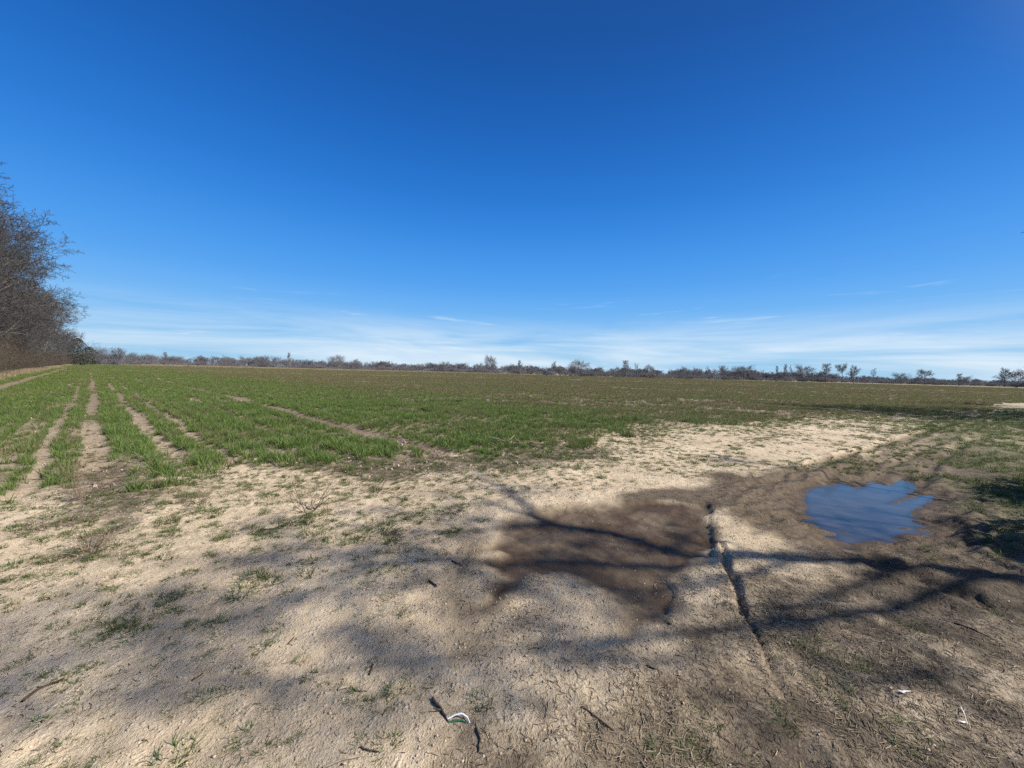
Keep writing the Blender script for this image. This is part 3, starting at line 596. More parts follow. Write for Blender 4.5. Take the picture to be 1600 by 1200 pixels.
# more of them close by, where each one shows
n2 = 1500; x2, y2 = wedge(n2, 1.7, 4.6, R_(57)); T2 = terrain(x2, y2, 'all')
k = (rs.random(n2) < tuft_cover(x2, y2) * 1.25) & (T2['f'] < 0.3) & (T2['wet'] < 0.2) & (T2['pw'] > 0.3)
x2, y2, z2 = x2[k], y2[k], T2['z'][k]
o_ = np.argsort(np.hypot(x2, y2)); big = o_[:290]; small = o_[290:]
print('tufts', len(x), len(x2))
tufts = []
for i in big:
    s_ = float(np.clip(rs.lognormal(-0.38, 0.38), 0.3, 1.4))
    o = add('grass_tuft', tm[int(rs.integers(0, 6))], None, (x2[i], y2[i], z2[i] - 0.004), float(rs.uniform(0, 6.28)), (s_ * rs.uniform(0.8, 1.4), s_ * 1.0, s_ * rs.uniform(0.6, 1.1)))
    tufts.append(o)
x = np.r_[x, x2[small]]; y = np.r_[y, y2[small]]; z = np.r_[z, z2[small]]; n = len(x)
k = (np.hypot(x, y) > 3.2) | (rs.random(n) < 0.35); x, y, z = x[k], y[k], z[k]; n = len(x); ss_ = np.clip(rs.lognormal(-0.35, 0.45, n), 0.25, 2.2) * np.where(np.hypot(x, y) < 3.2, 0.5, 1.0)
scatter('grass_seedlings', tcol, np.stack([x, y, z - 0.004], 1), upright(n), sc3(ss_), rs.integers(0, 6, n), rs.normal(0.24, 0.2, n) + 0.35 * ss(0.2, -0.6, poly_sd(x, y, FIELD, 2.0)),
        'scattered green seedlings across the farther sand and dirt track', 'grass')
def one_tuft(px, py, s_, label, sc_=(1, 1, 1), i=0):
    g = gp(px, py); o = add('grass_tuft', tm[i], None, (g[0], g[1], zat(*g) - 0.004), 1.0, (s_ * sc_[0], s_ * sc_[1], s_ * sc_[2])); tag(o, label, 'grass tuft')
one_tuft(752, 1098, 1.35, 'bright lush green grass tuft just beyond the white plastic strip', (1, 1, 1.5), 3)
one_tuft(605, 1168, 1.25, 'flattened green grass tuft at the dark stick tip near the bottom edge', (1.2, 1, 1), 4)
one_tuft(268, 1186, 1.5, 'wide green grass tuft low at the bottom edge of the sand', (1.5, 1, 1), 5)

LM = [((66, 1080), 'the crooked dark stick'), ((537, 1079), 'the pale bark chip'), ((140, 866), 'the low sprawling dead weed'), ((482, 800), 'the bare twiggy weed'), ((716, 1125), 'the white plastic strip'), ((676, 914), 'the stubby stick by the hollow'),
      ((435, 826), 'the long thin grey stick'), ((312, 795), 'the reddish dead weed clump'), ((309, 1058), 'the short brown twig'), ((536, 1190), 'the long pale bottom stick'), ((455, 1001), 'the short straight twig'), ((1160, 950), 'the narrow deep rut'), ((935, 1125), 'the long straight stick in straw')]
LMw = np.array([gp(*p) for p, _ in LM]); near_ = {}
for o in tufts:
    d = np.hypot(LMw[:, 0] - o.location[0], LMw[:, 1] - o.location[1]); j = int(d.argmin()); near_.setdefault(j, []).append((d[j], o))
for j, lst in near_.items():
    lst.sort(key=lambda a: a[0])
    for k, (d, o) in enumerate(lst):
        tag(o, ('small green grass tuft, ' + ('closest to ' if k == 0 else ('second third fourth fifth sixth'.split()[k - 1] + ' closest to ')) + LM[j][1]) if k < 6 else 'low green grass tuft, one of several near ' + LM[j][1], 'grass tuft', 'grass tufts dotted over the foreground sand')
wp = [tuft_mesh('weed_patch_form', rn, M['tuft'], n=190, h=0.05, spread=0.095, lean=1.0, wid=0.0042, segs=2) for i in range(3)]
for i, (px, py, s_, lb) in enumerate([(1272, 1008, 1.0, 'dark green weed patch beside the lower end of the rut'), (1340, 1046, 1.1, 'flat green weed patch in straw, left of the bent paper scrap'), (1292, 1066, 0.8, 'small green weed patch below the two beside the rut'),
        (1232, 1122, 0.8, 'small green weed patch where the rut fades out'), (1296, 953, 0.45, 'tiny bright green tuft on pale dirt right of the rut'), (1206, 962, 0.4, 'tiny green tuft right against the rut edge'), (1420, 975, 0.7, 'dark green weed patch on the mud below the puddle'),
        (1570, 960, 1.0, 'dark green weed patch in shade at the right edge'), (1430, 1160, 1.1, 'straw-choked green weed patch near the bottom right corner'), (1090, 1165, 0.9, 'thin green weed patch in straw near the bottom edge')]):
    g = gp(px, py); o = add('weed_patch', wp[i % 3], None, (g[0], g[1], zat(*g) - 0.004), 1.3 * i, (s_ * 1.2, s_ * 0.9, s_)); tag(o, lb, 'weed patch')

# ------------------------------------------------------------------ verge and margin grass
vf = [tuft_mesh('verge_form', rn, M['tuft'], n=40, h=0.085, spread=0.07, lean=0.8, wid=0.006, segs=2) for i in range(4)]
n = 60000; x = rs.uniform(2.5, 34, n) ** 1.0; y = rs.uniform(0.8, 30, n); k = (x / np.maximum(y, .1) < 2.2) ; x, y = x[k], y[k]
T_ = terrain(x, y, 'all'); cl = fbm(x * 1.3, y * 1.3, 141, 3)
cov = np.clip(T_['vg'] * (0.25 + 1.2 * ss(0.38, 0.6, cl)) + T_['edge'] * 1.0 * (0.2 + ss(0.35, 0.6, cl)), 0, 1) * ss(0.15, 0.45, T_['pw'])
k = rs.random(len(x)) < cov; x, y, z = x[k], y[k], T_['z'][k]; n = len(x); print('verge', n)
scatter('verge_grass', forms('verge_forms', vf), np.stack([x, y, z - 0.006], 1), upright(n, 0.2), sc3(rs.uniform(0.5, 1.3, n)), rs.integers(0, 4, n),
        np.clip(0.22 + 0.5 * (fbm(x, y, 145, 3) - 0.45) + rs.normal(0, 0.15, n), 0, 1), 'short mixed green and straw grass on the shaded track verge', 'grass')

# ------------------------------------------------------------------ straw, twig bits and residue
def bit(rn, l, wd, bend):
    p = [np.array([-l / 2, 0, 0.002]), np.array([0, bend * l, 0.004]), np.array([l / 2, 0, 0.003])]
    return (np.array(p), np.array([wd, wd * 0.9, wd * 0.5]))
def bitforms(name, m, rn, l, wd):
    out_ = []
    for i in range(5):
        V, Fq = tubes([bit(rn, l * rn.uniform(0.7, 1.2), wd * rn.uniform(0.7, 1.2), rn.uniform(-0.22, 0.22))], 3); out_.append(mesh_np(name, V, Fq, m))
    return forms(name + '_forms', out_)
c_straw = bitforms('straw_bit', M['straw'], rn, 0.055, 0.0016); c_dark = bitforms('twig_bit', M['darkbits'], rn, 0.05, 0.0022); 
def chip(rn):
    V = []; Fq = []; l = rn.uniform(0.04, 0.09); w2 = rn.uniform(0.006, 0.014); c = rn.uniform(-0.02, 0.03)
    for k in range(4):
        t = k / 3 - 0.5; zz = c * (1 - 4 * t * t) + 0.006; V += [(l * t, -w2, zz), (l * t, w2, zz + rn.uniform(-.006, .006))]
    for k in range(3): Fq.append((2 * k, 2 * k + 1, 2 * k + 3, 2 * k + 2))
    return mesh_np('chip_form', V, Fq, M['chips'])
c_chip = forms('chip_forms', [chip(rn) for i in range(7)])
def strew(name, col, nf, n, region, cover, smin, smax, label, cat, lift=0.0, tilt=0.12):
    x = rs.uniform(region[0], region[1], n); y = rs.uniform(region[2], region[3], n)
    k = np.abs(x) < y * 1.5 + 0.3; x, y = x[k], y[k]; T_ = terrain(x, y, 'all')
    k = rs.random(len(x)) < cover(x, y, T_) * (T_['pw'] > 0.08); x, y, z = x[k], y[k], T_['z'][k]; n = len(x); print(name, n)
    scatter(name, col, np.stack([x, y, z + lift], 1), upright(n, tilt), sc3(rs.uniform(smin, smax, n)), rs.integers(0, nf, n), np.zeros(n), label, cat)
def cov_lit(x, y, T_):
    cl = fbm(x * 1.7, y * 1.7, 151, 3); return np.clip((T_['lit'] + 0.2 * T_['hum']) * (0.12 + 1.4 * ss(0.44, 0.6, cl)), 0, 1)
strew('straw_litter', c_straw, 5, 32000, (-0.3, 4.5, 1.1, 3.6), cov_lit, 0.5, 1.25, 'dry straw bits matted over the trampled dirt', 'straw')
def cov_dark(x, y, T_):
    cl = fbm(x * 1.3, y * 1.3, 155, 3); clr = ss(0.42, 0.62, cl)
    east = ss(-0.8, 0.3, x) * (0.2 + 0.8 * clr) * ss(5.0, 3.2, y); west = 0.16 + 0.35 * clr
    return np.clip(np.maximum(east, west) * (1 - 0.75 * T_['wet']) + T_['lit'] * 0.6 + T_['hum'] * (0.25 + 0.6 * clr) + 0.5 * T_['damp'] * clr, 0, 1) * (1 - T_['f'])
strew('twig_litter', c_dark, 5, 110000, (-6, 6.5, 1.1, 7.0), cov_dark, 0.18, 0.85, 'fine dark twig bits strewn over the sandy dirt', 'twig litter')
def clodm(rn):
    a = np.array([(1, 0, 0), (-1, 0, 0), (0, 1, 0), (0, -1, 0), (0, 0, 1), (0, 0, -0.4)], float); a = a * np.array([[rn.uniform(0.7, 1.3)] for _ in range(6)]) * np.array([1, rn.uniform(0.6, 1), 0.62]) * 0.012
    m_ = []; V = list(a); Fq = []
    for (i, j, k) in ((0, 2, 4), (2, 1, 4), (1, 3, 4), (3, 0, 4), (2, 0, 5), (1, 2, 5), (3, 1, 5), (0, 3, 5)):
        c = (a[i] + a[j] + a[k]) / 3 * rn.uniform(1.25, 1.6); V.append(c); n_ = len(V) - 1; Fq += [(i, j, n_), (j, k, n_), (k, i, n_)]
    return mesh_np('clod_form', np.array(V), np.array(Fq), M['clod'])
c_clod = forms('clod_forms', [clodm(rn) for i in range(6)])
def cov_clod(x, y, T_):
    cl = fbm(x * 1.9, y * 1.9, 161, 3); return np.clip((0.25 + 0.9 * ss(0.4, 0.65, cl)) * (1 - 0.8 * T_['f']) * (1 - T_['wet']) * (1 - 0.9 * T_['hum']) * (1 - 0.8 * T_['damp']), 0, 1) * ss(6.5, 2.5, y)
strew('soil_crumbs', c_clod, 6, 70000, (-6, 7, 1.1, 9.0), cov_clod, 0.18, 0.95, 'small crumbs of dry soil strewn over the sand', 'soil crumbs', -0.001, 0.5)
def cov_res(x, y, T_):
    cl = fbm(x * 2.3, y * 2.3, 159, 3)
    return np.clip(T_['res'] * ss(0.40, 0.6, cl) * 0.9 + T_['f'] * (T_['bare'] * 0.5 + 0.10) * ss(0.42, 0.6, cl), 0, 1) * ss(26, 14, np.hypot(x, y))
strew('crop_residue', c_chip, 7, 42000, (-18, 14, 4, 20), cov_res, 0.5, 1.4, 'pale shredded maize stalk residue lying along the crop edge', 'crop residue', 0.0, 0.4)
def cov_mat(x, y, T_): return np.clip(T_['res'] * 0.85 + 0.7 * T_['f'] * T_['bare'] * ss(1, 4, T_['q']), 0, 1) * ss(20, 10, np.hypot(x, y))
strew('stalk_litter', c_dark, 5, 30000, (-12, 8, 4, 16), cov_mat, 0.6, 1.9, 'brown broken stalk litter at the ragged field edge', 'stalk litter', 0.004, 0.3)

# ------------------------------------------------------------------ single sticks and scraps
def stick(pix, rad, label, m='stick', name='stick', fork=None):
    P3 = []
    for i, (a, b) in enumerate(pix):
        g = gp(a, b); P3.append((g[0], g[1], zat(*g) + rad * 0.9))
    P3 = np.array(P3); t = np.linspace(0, 1, len(P3)); T5 = np.linspace(0, 1, 9)
    Q = np.stack([np.interp(T5, t, P3[:, i]) for i in range(3)], 1); Lg = np.linalg.norm(P3[-1] - P3[0])
    r_ = random.Random(len(label) + int(pix[0][0])); Q[1:-1, :2] += np.array([[r_.gauss(0, 0.012 * Lg), r_.gauss(0, 0.012 * Lg)] for _ in range(7)])
    pl = [(Q - Q[0], rad * np.array([1, 1.15, 1, 0.95, 1.0, 0.85, 0.8, 0.7, 0.4]))]
    if fork:
        k, dx, dy, ln = fork; s0 = Q[k] - Q[0]; pl.append((np.array([s0, s0 + np.array([dx, dy, 0.25]) * ln * 0.5, s0 + np.array([dx, dy, 0.35]) * ln]), rad * np.array([0.7, 0.55, 0.3])))
    V, Fq = tubes(pl, 6); o = add(name, mesh_np(name, V, Fq, M[m], True), None, tuple(Q[0])); tag(o, label, 'stick'); return o
stick([(34, 1098), (59, 1079), (84, 1070), (101, 1061)], 0.006, 'crooked dark stick on bare sand near the left edge', fork=(5, 0.9, 0.4, 0.05))
stick([(450, 1007), (460, 995)], 0.004, 'short straight dark twig on open sand, below the long blurred shade')
stick([(577, 1056), (584, 1037)], 0.0045, 'short dark twig standing out above the pale bark chip')
stick([(670, 908), (683, 921)], 0.006, 'stubby dark stick on sand just short of the wet hollow', fork=(5, 0.7, -0.6, 0.04))
stick([(706, 877), (724, 884)], 0.005, 'thin dark stick on the damp sand beside the branch shadow')
stick([(548, 1074), (556, 1083), (574, 1083)], 0.0035, 'thin curved dark twig beside the pale bark chip')
stick([(676, 1094), (690, 1112), (700, 1129)], 0.0065, 'thick forked dark stick touching the white plastic strip', fork=(4, -0.9, -0.2, 0.045))
stick([(563, 1168), (575, 1174), (592, 1177)], 0.004, 'dark twig ending at a flattened tuft near the bottom edge')
stick([(505, 1199), (535, 1190), (567, 1183)], 0.0045, 'long pale weathered stick lying at the bottom edge', m='palestick')
stick([(909, 1107), (935, 1124), (960, 1145)], 0.0045, 'long straight dark stick on the straw littered dirt')
stick([(406, 829), (430, 826), (465, 815)], 0.007, 'long thin grey stick lying below the bare twiggy weed')
stick([(300, 1064), (318, 1052)], 0.004, 'short brown twig lying between tufts at the shade edge')
stick([(1490, 975), (1520, 985), (1560, 1002)], 0.004, 'dark stick half buried in the mud right of the deep rut')
stick([(745, 1140), (750, 1158), (748, 1178)], 0.004, 'dark bent twig just below the white plastic strip')
stick([(1010, 1040), (1030, 1052)], 0.004, 'short dark stick on the dirt left of the deep rut')

def ribbon(name, pix, wid, arch, m, label, cat, lift=0.004, curl=0.5):
    G = np.array([gp(a, b) for a, b in pix]); t = np.linspace(0, 1, len(G)); n_ = 13; tt = np.linspace(0, 1, n_)
    c = np.stack([np.interp(tt, t, G[:, 0]), np.interp(tt, t, G[:, 1])], 1); z0 = terrain(c[:, 0], c[:, 1])
    tg = np.gradient(c, axis=0); tg /= np.linalg.norm(tg, axis=1, keepdims=True); nr = np.stack([-tg[:, 1], tg[:, 0]], 1)
    V = []
    for i in range(n_):
        wv = wid * (0.55 + 0.45 * math.sin(math.pi * min(1, 0.15 + tt[i]))); zz = z0[i] + lift + arch * math.sin(math.pi * tt[i])
        for s_ in (-1, 0, 1):
            for th in (0, 1): V.append((c[i, 0] + nr[i, 0] * wv * s_ * 0.5, c[i, 1] + nr[i, 1] * wv * s_ * 0.5, zz + (0.5 * wv * curl if s_ == 1 else 0.0) + (0.1 * wv if s_ == 0 else 0) - 0.0012 * th))
    V = np.array(V); o0 = V[0].copy(); V -= o0; Fq = []
    for i in range(n_ - 1):
        a = 6 * i; b = a + 6
        Fq += [(a, a + 2, b + 2, b), (a + 2, a + 4, b + 4, b + 2), (a + 1, b + 1, b + 3, a + 3), (a + 3, b + 3, b + 5, a + 5), (a, b, b + 1, a + 1), (a + 4, a + 5, b + 5, b + 4)]
    o = add(name, mesh_np(name, V, Fq, M[m], True), None, tuple(o0)); tag(o, label, cat); return o
pl_ = ribbon('plastic_strip', [(699, 1126), (710, 1122), (721, 1121), (730, 1126), (734, 1133)], 0.0075, 0.010, 'white', 'curled white plastic strip with green underside on the trampled dirt', 'plastic strip', 0.005, 0.5)
ub = ribbon('underside', [(700, 1130), (710, 1128), (721, 1128), (729, 1132)], 0.010, 0.002, 'green', None, None, 0.003, 0.2)
ub.location = tuple(np.array(ub.location) - np.array(pl_.location)); ub.parent = pl_
ribbon('bark_chip', [(528, 1081), (536, 1078), (546, 1075)], 0.018, 0.006, 'palestick', 'pale cream bark chip lying flat on open sand', 'bark chip', 0.004, 0.3)
ribbon('paper_scrap', [(1401, 1088), (1410, 1091), (1423, 1083)], 0.010, 0.004, 'paper', 'bent white paper scrap on litter right of the rut', 'paper scrap', 0.006, 0.6)
ribbon('paper_scrap', [(1501, 1107), (1506, 1118), (1512, 1130)], 0.005, 0.010, 'paper', 'thin upright white sliver of paper in dark litter by the right edge', 'paper scrap', 0.008, 0.3)
ribbon('paper_scrap', [(1497, 1126), (1504, 1128), (1510, 1127)], 0.009, 0.003, 'paper', 'small crumpled white paper scrap at the foot of the thin sliver', 'paper scrap', 0.006, 0.5)

# ------------------------------------------------------------------ dead weeds and the stalk heap
def weed(px, py, stems, h, label, spread=0.6, r=0.0045, seed=1, kids=5, m='deadweed'):
    g = gp(px, py); e = empty('dead_weed', (g[0], g[1], zat(*g))); tag(e, label, 'dead weed'); r_ = random.Random(seed)
    P = dict(levels=3, seg=[5, 3, 2], wob=[0.12, 0.2, 0.25], up=[0.02, 0.05, 0.05], tip=[0.35, 0.4, 0.4], n=[kids, 3, 0], t0=[0.25, 0.3, 0], ang=[42, 45, 40], len=[0.45, 0.5, 0.4], rr=[0.6, 0.6, 0.6], rmin=0.0014)
    for k in range(stems):
        az = r_.random() * 6.28; le = spread * r_.uniform(0.3, 1.2); o_ = {}
        grow(r_, np.array([math.cos(az) * 0.03, math.sin(az) * 0.03, -0.02]), (math.cos(az) * le, math.sin(az) * le, 1), h * r_.uniform(0.6, 1.1), r * r_.uniform(0.7, 1.2), 0, P, o_)
        VV = []; FF = []; off = 0
        for lv, pl in o_.items():
            V, Fq = tubes(pl, (5, 4, 3)[lv]); VV.append(V); FF.append(Fq + off); off += len(V)
        add('stem', mesh_np('stem', np.vstack(VV), np.vstack(FF), M[m], True), e)
weed(133, 785, 7, 0.42, 'tall thin brown dead weed rising in front of the bare row gap', 0.5, 0.004, 11, 7)
weed(140, 866, 8, 0.30, 'low sprawling brown dead weed, nearest of those on the left sand', 1.5, 0.004, 12, 6)
weed(312, 795, 7, 0.26, 'reddish brown dead weed clump left of the bare twiggy weed', 0.9, 0.003, 13, 6)
weed(482, 800, 8, 0.42, 'bare twiggy weed with long leaning grey stems on the sand', 1.5, 0.0055, 14, 3)
weed(585, 775, 6, 0.28, 'dark dead brush lying by the brown residue patch', 1.6, 0.0045, 15, 5)
weed(640, 745, 6, 0.30, 'dead stalks tangled in the brown residue at the crop edge', 1.4, 0.005, 16, 4)
weed(75, 835, 5, 0.22, 'small grey dead weed beside the sprawling one near the left edge', 1.3, 0.0035, 17, 5)
g = gp(793, 697); e = empty('stalk_heap', (g[0], g[1], zat(*g))); tag(e, 'heap of pale broken stalks on the edge of the crop', 'stalk heap'); r_ = random.Random(5)
for k in range(26):
    a = r_.gauss(0.3, 0.7); l = r_.uniform(0.15, 0.5); c = np.array([r_.gauss(0.05, 0.22), r_.gauss(0, 0.10), r_.uniform(0.02, 0.10)]); d = np.array([math.cos(a), math.sin(a), r_.gauss(0, 0.25)]) * l / 2
    V, Fq = tubes([(np.array([c - d, c + np.array([0, 0, r_.gauss(0, 0.02)]), c + d]), np.array([0.009, 0.010, 0.007]) * r_.uniform(0.6, 1.3))], 5)
    add('stalk', mesh_np('stalk', V, Fq, M['palestick' if k % 3 == 0 else 'deadweed'], True), e)

# ------------------------------------------------------------------ bare trees
PF = dict(levels=5, seg=[9, 6, 4, 3, 2], wob=[0.05, 0.10, 0.14, 0.18, 0.2], up=[0.02, 0.03, 0.03, 0.02, 0.0], tip=[0.22, 0.25, 0.3, 0.4, 0.5], n=[24, 10, 7, 5, 0], t0=[0.14, 0.22, 0.2, 0.15, 0],
          ang=[62, 48, 44, 42, 40], len=[0.42, 0.50, 0.50, 0.50, 0.5], rr=[0.42, 0.5, 0.5, 0.55, 0.6], rmin=0.016, trunk=0.93, shape=lambda t: 1.25 - 0.75 * t)
near_trees = [tree_meshes('edge_tree', 20 + i, PF, 1.06 * (15.5 + i), 0.20, M['bark'], M['twig'], 2) for i in range(3)]
def on_edge(d, off): return ROWD * (d / ROWD[1]) + ROWQ * (TREE_Q + off) - ROWQ * 0
ed = [(24, -3.5, 0.86), (29, -2.2, 0.87), (33, -4.5, 1.04), (37, -2.0, 0.95), (41, -5.0, 1.08), (46, -1.8, 0.95), (52, -4.2, 1.1), (58, -1.6, 0.98), (66, -3.6, 1.08), (74, -1.6, 0.95), (84, -3.4, 1.0),
      (95, -1.8, 0.95), (108, -3.2, 0.95), (122, -2.0, 0.92), (138, -3.0, 0.9), (156, -2.0, 0.85), (176, -2.6, 0.85), (200, -2.4, 0.8), (36, -9.5, 0.95), (42, -8, 1.0), (49, -7, 1.05), (56, -9, 1.1), (62, -6, 1.1), (70, -8, 1.1), (79, -6, 1.05), (90, -7, 1.05), (102, -6, 1.0), (31, -7, 0.9), (39, -3.2, 0.95), (44, -3.4, 0.95), (49, -2.6, 0.95), (55, -2.8, 1.0), (62, -2.4, 1.0)]
lab_near = {2: 'tallest bare tree of the wood, its top cut by the left edge', 5: 'bare tree whose long low limb reaches out over the field', 7: 'bare tree with fan of fine branches, last tall one before the far trees'}
for i, (d, off, s_) in enumerate(ed):
    p = on_edge(d, off - 0.25)
    plant_tree('bare_tree', near_trees[i % 3], (p[0], p[1], -0.05), 1.3 * i, (s_, s_, s_), lab_near.get(i, 'bare grey tree packed into the wood along the left field edge'), group=None if i in lab_near else 'bare trees of the wood on the left')
PB = dict(levels=4, seg=[5, 4, 3, 2], wob=[0.10, 0.15, 0.2, 0.2], up=[0.03, 0.04, 0.02, 0], tip=[0.3, 0.3, 0.4, 0.5], n=[11, 7, 5, 0], t0=[0.08, 0.15, 0.15, 0], ang=[48, 45, 42, 40], len=[0.62, 0.55, 0.5, 0.5],
          rr=[0.5, 0.5, 0.55, 0.6], rmin=0.006, trunk=0.9)
def bush(seed, m):
    rn_ = random.Random(seed); pl = {}
    for k in range(6):
        az = rn_.random() * 6.28; grow(rn_, np.array([math.cos(az) * 0.4, math.sin(az) * 0.4, -0.1]), (math.cos(az) * 0.5, math.sin(az) * 0.5, 1), rn_.uniform(2.2, 3.4), 0.035, 0, PB, pl)
    VV = []; FF = []; off = 0
    for lv, p in pl.items():
        V, Fq = tubes(p, (5, 4, 3, 3)[lv]); VV.append(V); FF.append(Fq + off); off += len(V)
    return mesh_np('thicket_form', np.vstack(VV), np.vstack(FF), m)
bcol = forms('thicket_forms', [bush(40 + i, M['brush']) for i in range(4)])
n = 520; d = 18 * np.exp(rs.uniform(0, math.log(13), n)); off = -rs.gamma(1.6, 1.7, n) - 0.9
P2 = ROWD[None] * (d / ROWD[1])[:, None] + ROWQ[None] * (TREE_Q + off)[:, None]
scl = rs.uniform(0.6, 1.35, n); hh = scl * rs.uniform(0.8, 1.3, n) * (0.75 + 0.12 * np.minimum(-off, 4))
scatter('undergrowth', bcol, np.stack([P2[:, 0], P2[:, 1], np.full(n, -0.05)], 1), upright(n, 0.08), np.stack([scl, scl, hh], 1), rs.integers(0, 4, n), np.zeros(n), 'dense brown leafless undergrowth below the trees on the left', 'undergrowth')
# dry grass: foot of the wood, and the pale strip across the far end
dgf = forms('dry_grass_forms', [tuft_mesh('dry_grass_form', rn, M['drygrass'], n=60, h=0.5, spread=0.3, lean=0.5, wid=0.02) for i in range(3)])
n = 5000; d = 18 * np.exp(rs.uniform(0, math.log(12), n)); off = rs.normal(0.15, 0.35, n)
P2 = ROWD[None] * (d / ROWD[1])[:, None] + ROWQ[None] * (TREE_Q + off)[:, None]
n2 = 5200; x2 = rs.uniform(-225, 20, n2); y2 = rs.normal(236, 6, n2) + 24 * ss(-110, -10, x2)
k = rs.random(n2) < ss(15, -70, x2) + 0.12; x2, y2 = x2[k], y2[k]; n2 = len(x2)
px_ = np.r_[P2[:, 0], x2]; py_ = np.r_[P2[:, 1], y2]; s_ = np.r_[rs.uniform(0.5, 1.1, n), rs.uniform(1.2, 2.4, n2)]; n = len(px_)
scatter('dry_grass', dgf, np.stack([px_, py_, np.zeros(n)], 1), upright(n), sc3(s_), rs.integers(0, 3, n), rs.uniform(0, 1, n), 'pale dry grass fringing the wood and the far field end', 'dry grass')

# ------------------------------------------------------------------ far treeline
base = dict(levels=4, seg=[6, 5, 3, 2], wob=[0.06, 0.12, 0.16, 0.2], up=[0.02, 0.05, 0.04, 0.02], tip=[0.25, 0.3, 0.4, 0.5], n=[13, 8, 7, 0], t0=[0.3, 0.2, 0.15, 0], ang=[52, 46, 44, 40], len=[0.42, 0.5, 0.5, 0.5],
            rr=[0.5, 0.5, 0.55, 0.6], rmin=0.034, trunk=0.86)
def P_(**k): d = dict(base); d.update(k); return d
kinds = {
    'round': P_(n=[22, 13, 10, 0], t0=[0.28, 0.2, 0.12, 0], ang=[66, 50, 46, 40], len=[0.48, 0.50, 0.5, 0.5], trunk=0.84, shape=lambda t: 0.75 + 0.9 * math.sin(math.pi * min(1, 0.15 + (t - 0.28) * 1.1))),
    'vase': P_(n=[14, 12, 10, 0], t0=[0.22, 0.3, 0.15, 0], ang=[38, 40, 42, 40], len=[0.85, 0.42, 0.5, 0.5], trunk=0.62, rr=[0.62, 0.45, 0.5, 0.6]),
    'umbrella': P_(n=[12, 13, 10, 0], t0=[0.55, 0.3, 0.15, 0], ang=[58, 52, 48, 40], len=[0.85, 0.42, 0.5, 0.5], trunk=0.62, up=[0.02, -0.01, 0.06, 0.03], rr=[0.6, 0.5, 0.5, 0.6]),
    'tall': P_(n=[20, 11, 9, 0], t0=[0.3, 0.2, 0.15, 0], ang=[42, 44, 44, 40], len=[0.32, 0.5, 0.5, 0.5], trunk=0.9),
    'spindly': P_(n=[11, 8, 7, 0], t0=[0.42, 0.25, 0.2, 0], ang=[36, 40, 42, 40], len=[0.36, 0.5, 0.5, 0.5], trunk=0.92)}
far = {}
for i, (k, P) in enumerate(kinds.items()):
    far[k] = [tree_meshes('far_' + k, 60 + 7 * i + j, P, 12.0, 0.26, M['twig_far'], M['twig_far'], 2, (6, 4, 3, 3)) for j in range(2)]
def cedar(seed):
    r_ = np.random.default_rng(seed); n = 2600
    t = r_.random(n); z = 0.8 + 9.5 * t; rad = 3.6 * np.sqrt(np.clip(1 - (2 * t - 0.75) ** 2 / 1.6, 0, 1)) * np.sqrt(r_.random(n)) * (0.8 + 0.4 * vn(t * 9, r_.random(n) * 5, 4)); a = r_.random(n) * 6.283
    c = np.stack([rad * np.cos(a), rad * np.sin(a), z - 0.25 * rad], 1); s_ = r_.uniform(0.12, 0.38, n)[:, None]
    u = r_.normal(size=(n, 3)); u /= np.linalg.norm(u, axis=1, keepdims=True); v = np.cross(u, r_.normal(size=(n, 3))); v /= np.linalg.norm(v, axis=1, keepdims=True)
    V = np.stack([c - u * s_, c + v * s_ * 0.5, c + u * s_, c - v * s_ * 0.5], 1).reshape(-1, 3); Fq = np.arange(4 * n).reshape(n, 4)
    tv, tf = tubes([(np.array([[0, 0, -0.1], [0, 0, 5.0], [0, 0, 9.8]]), np.array([0.22, 0.14, 0.03]))], 6)
    return mesh_np('cedar_trunk', tv, tf, M['bark']), mesh_np('cedar_crown', V, Fq, M['cedar'])
far['cedar'] = [cedar(1), cedar(2)]
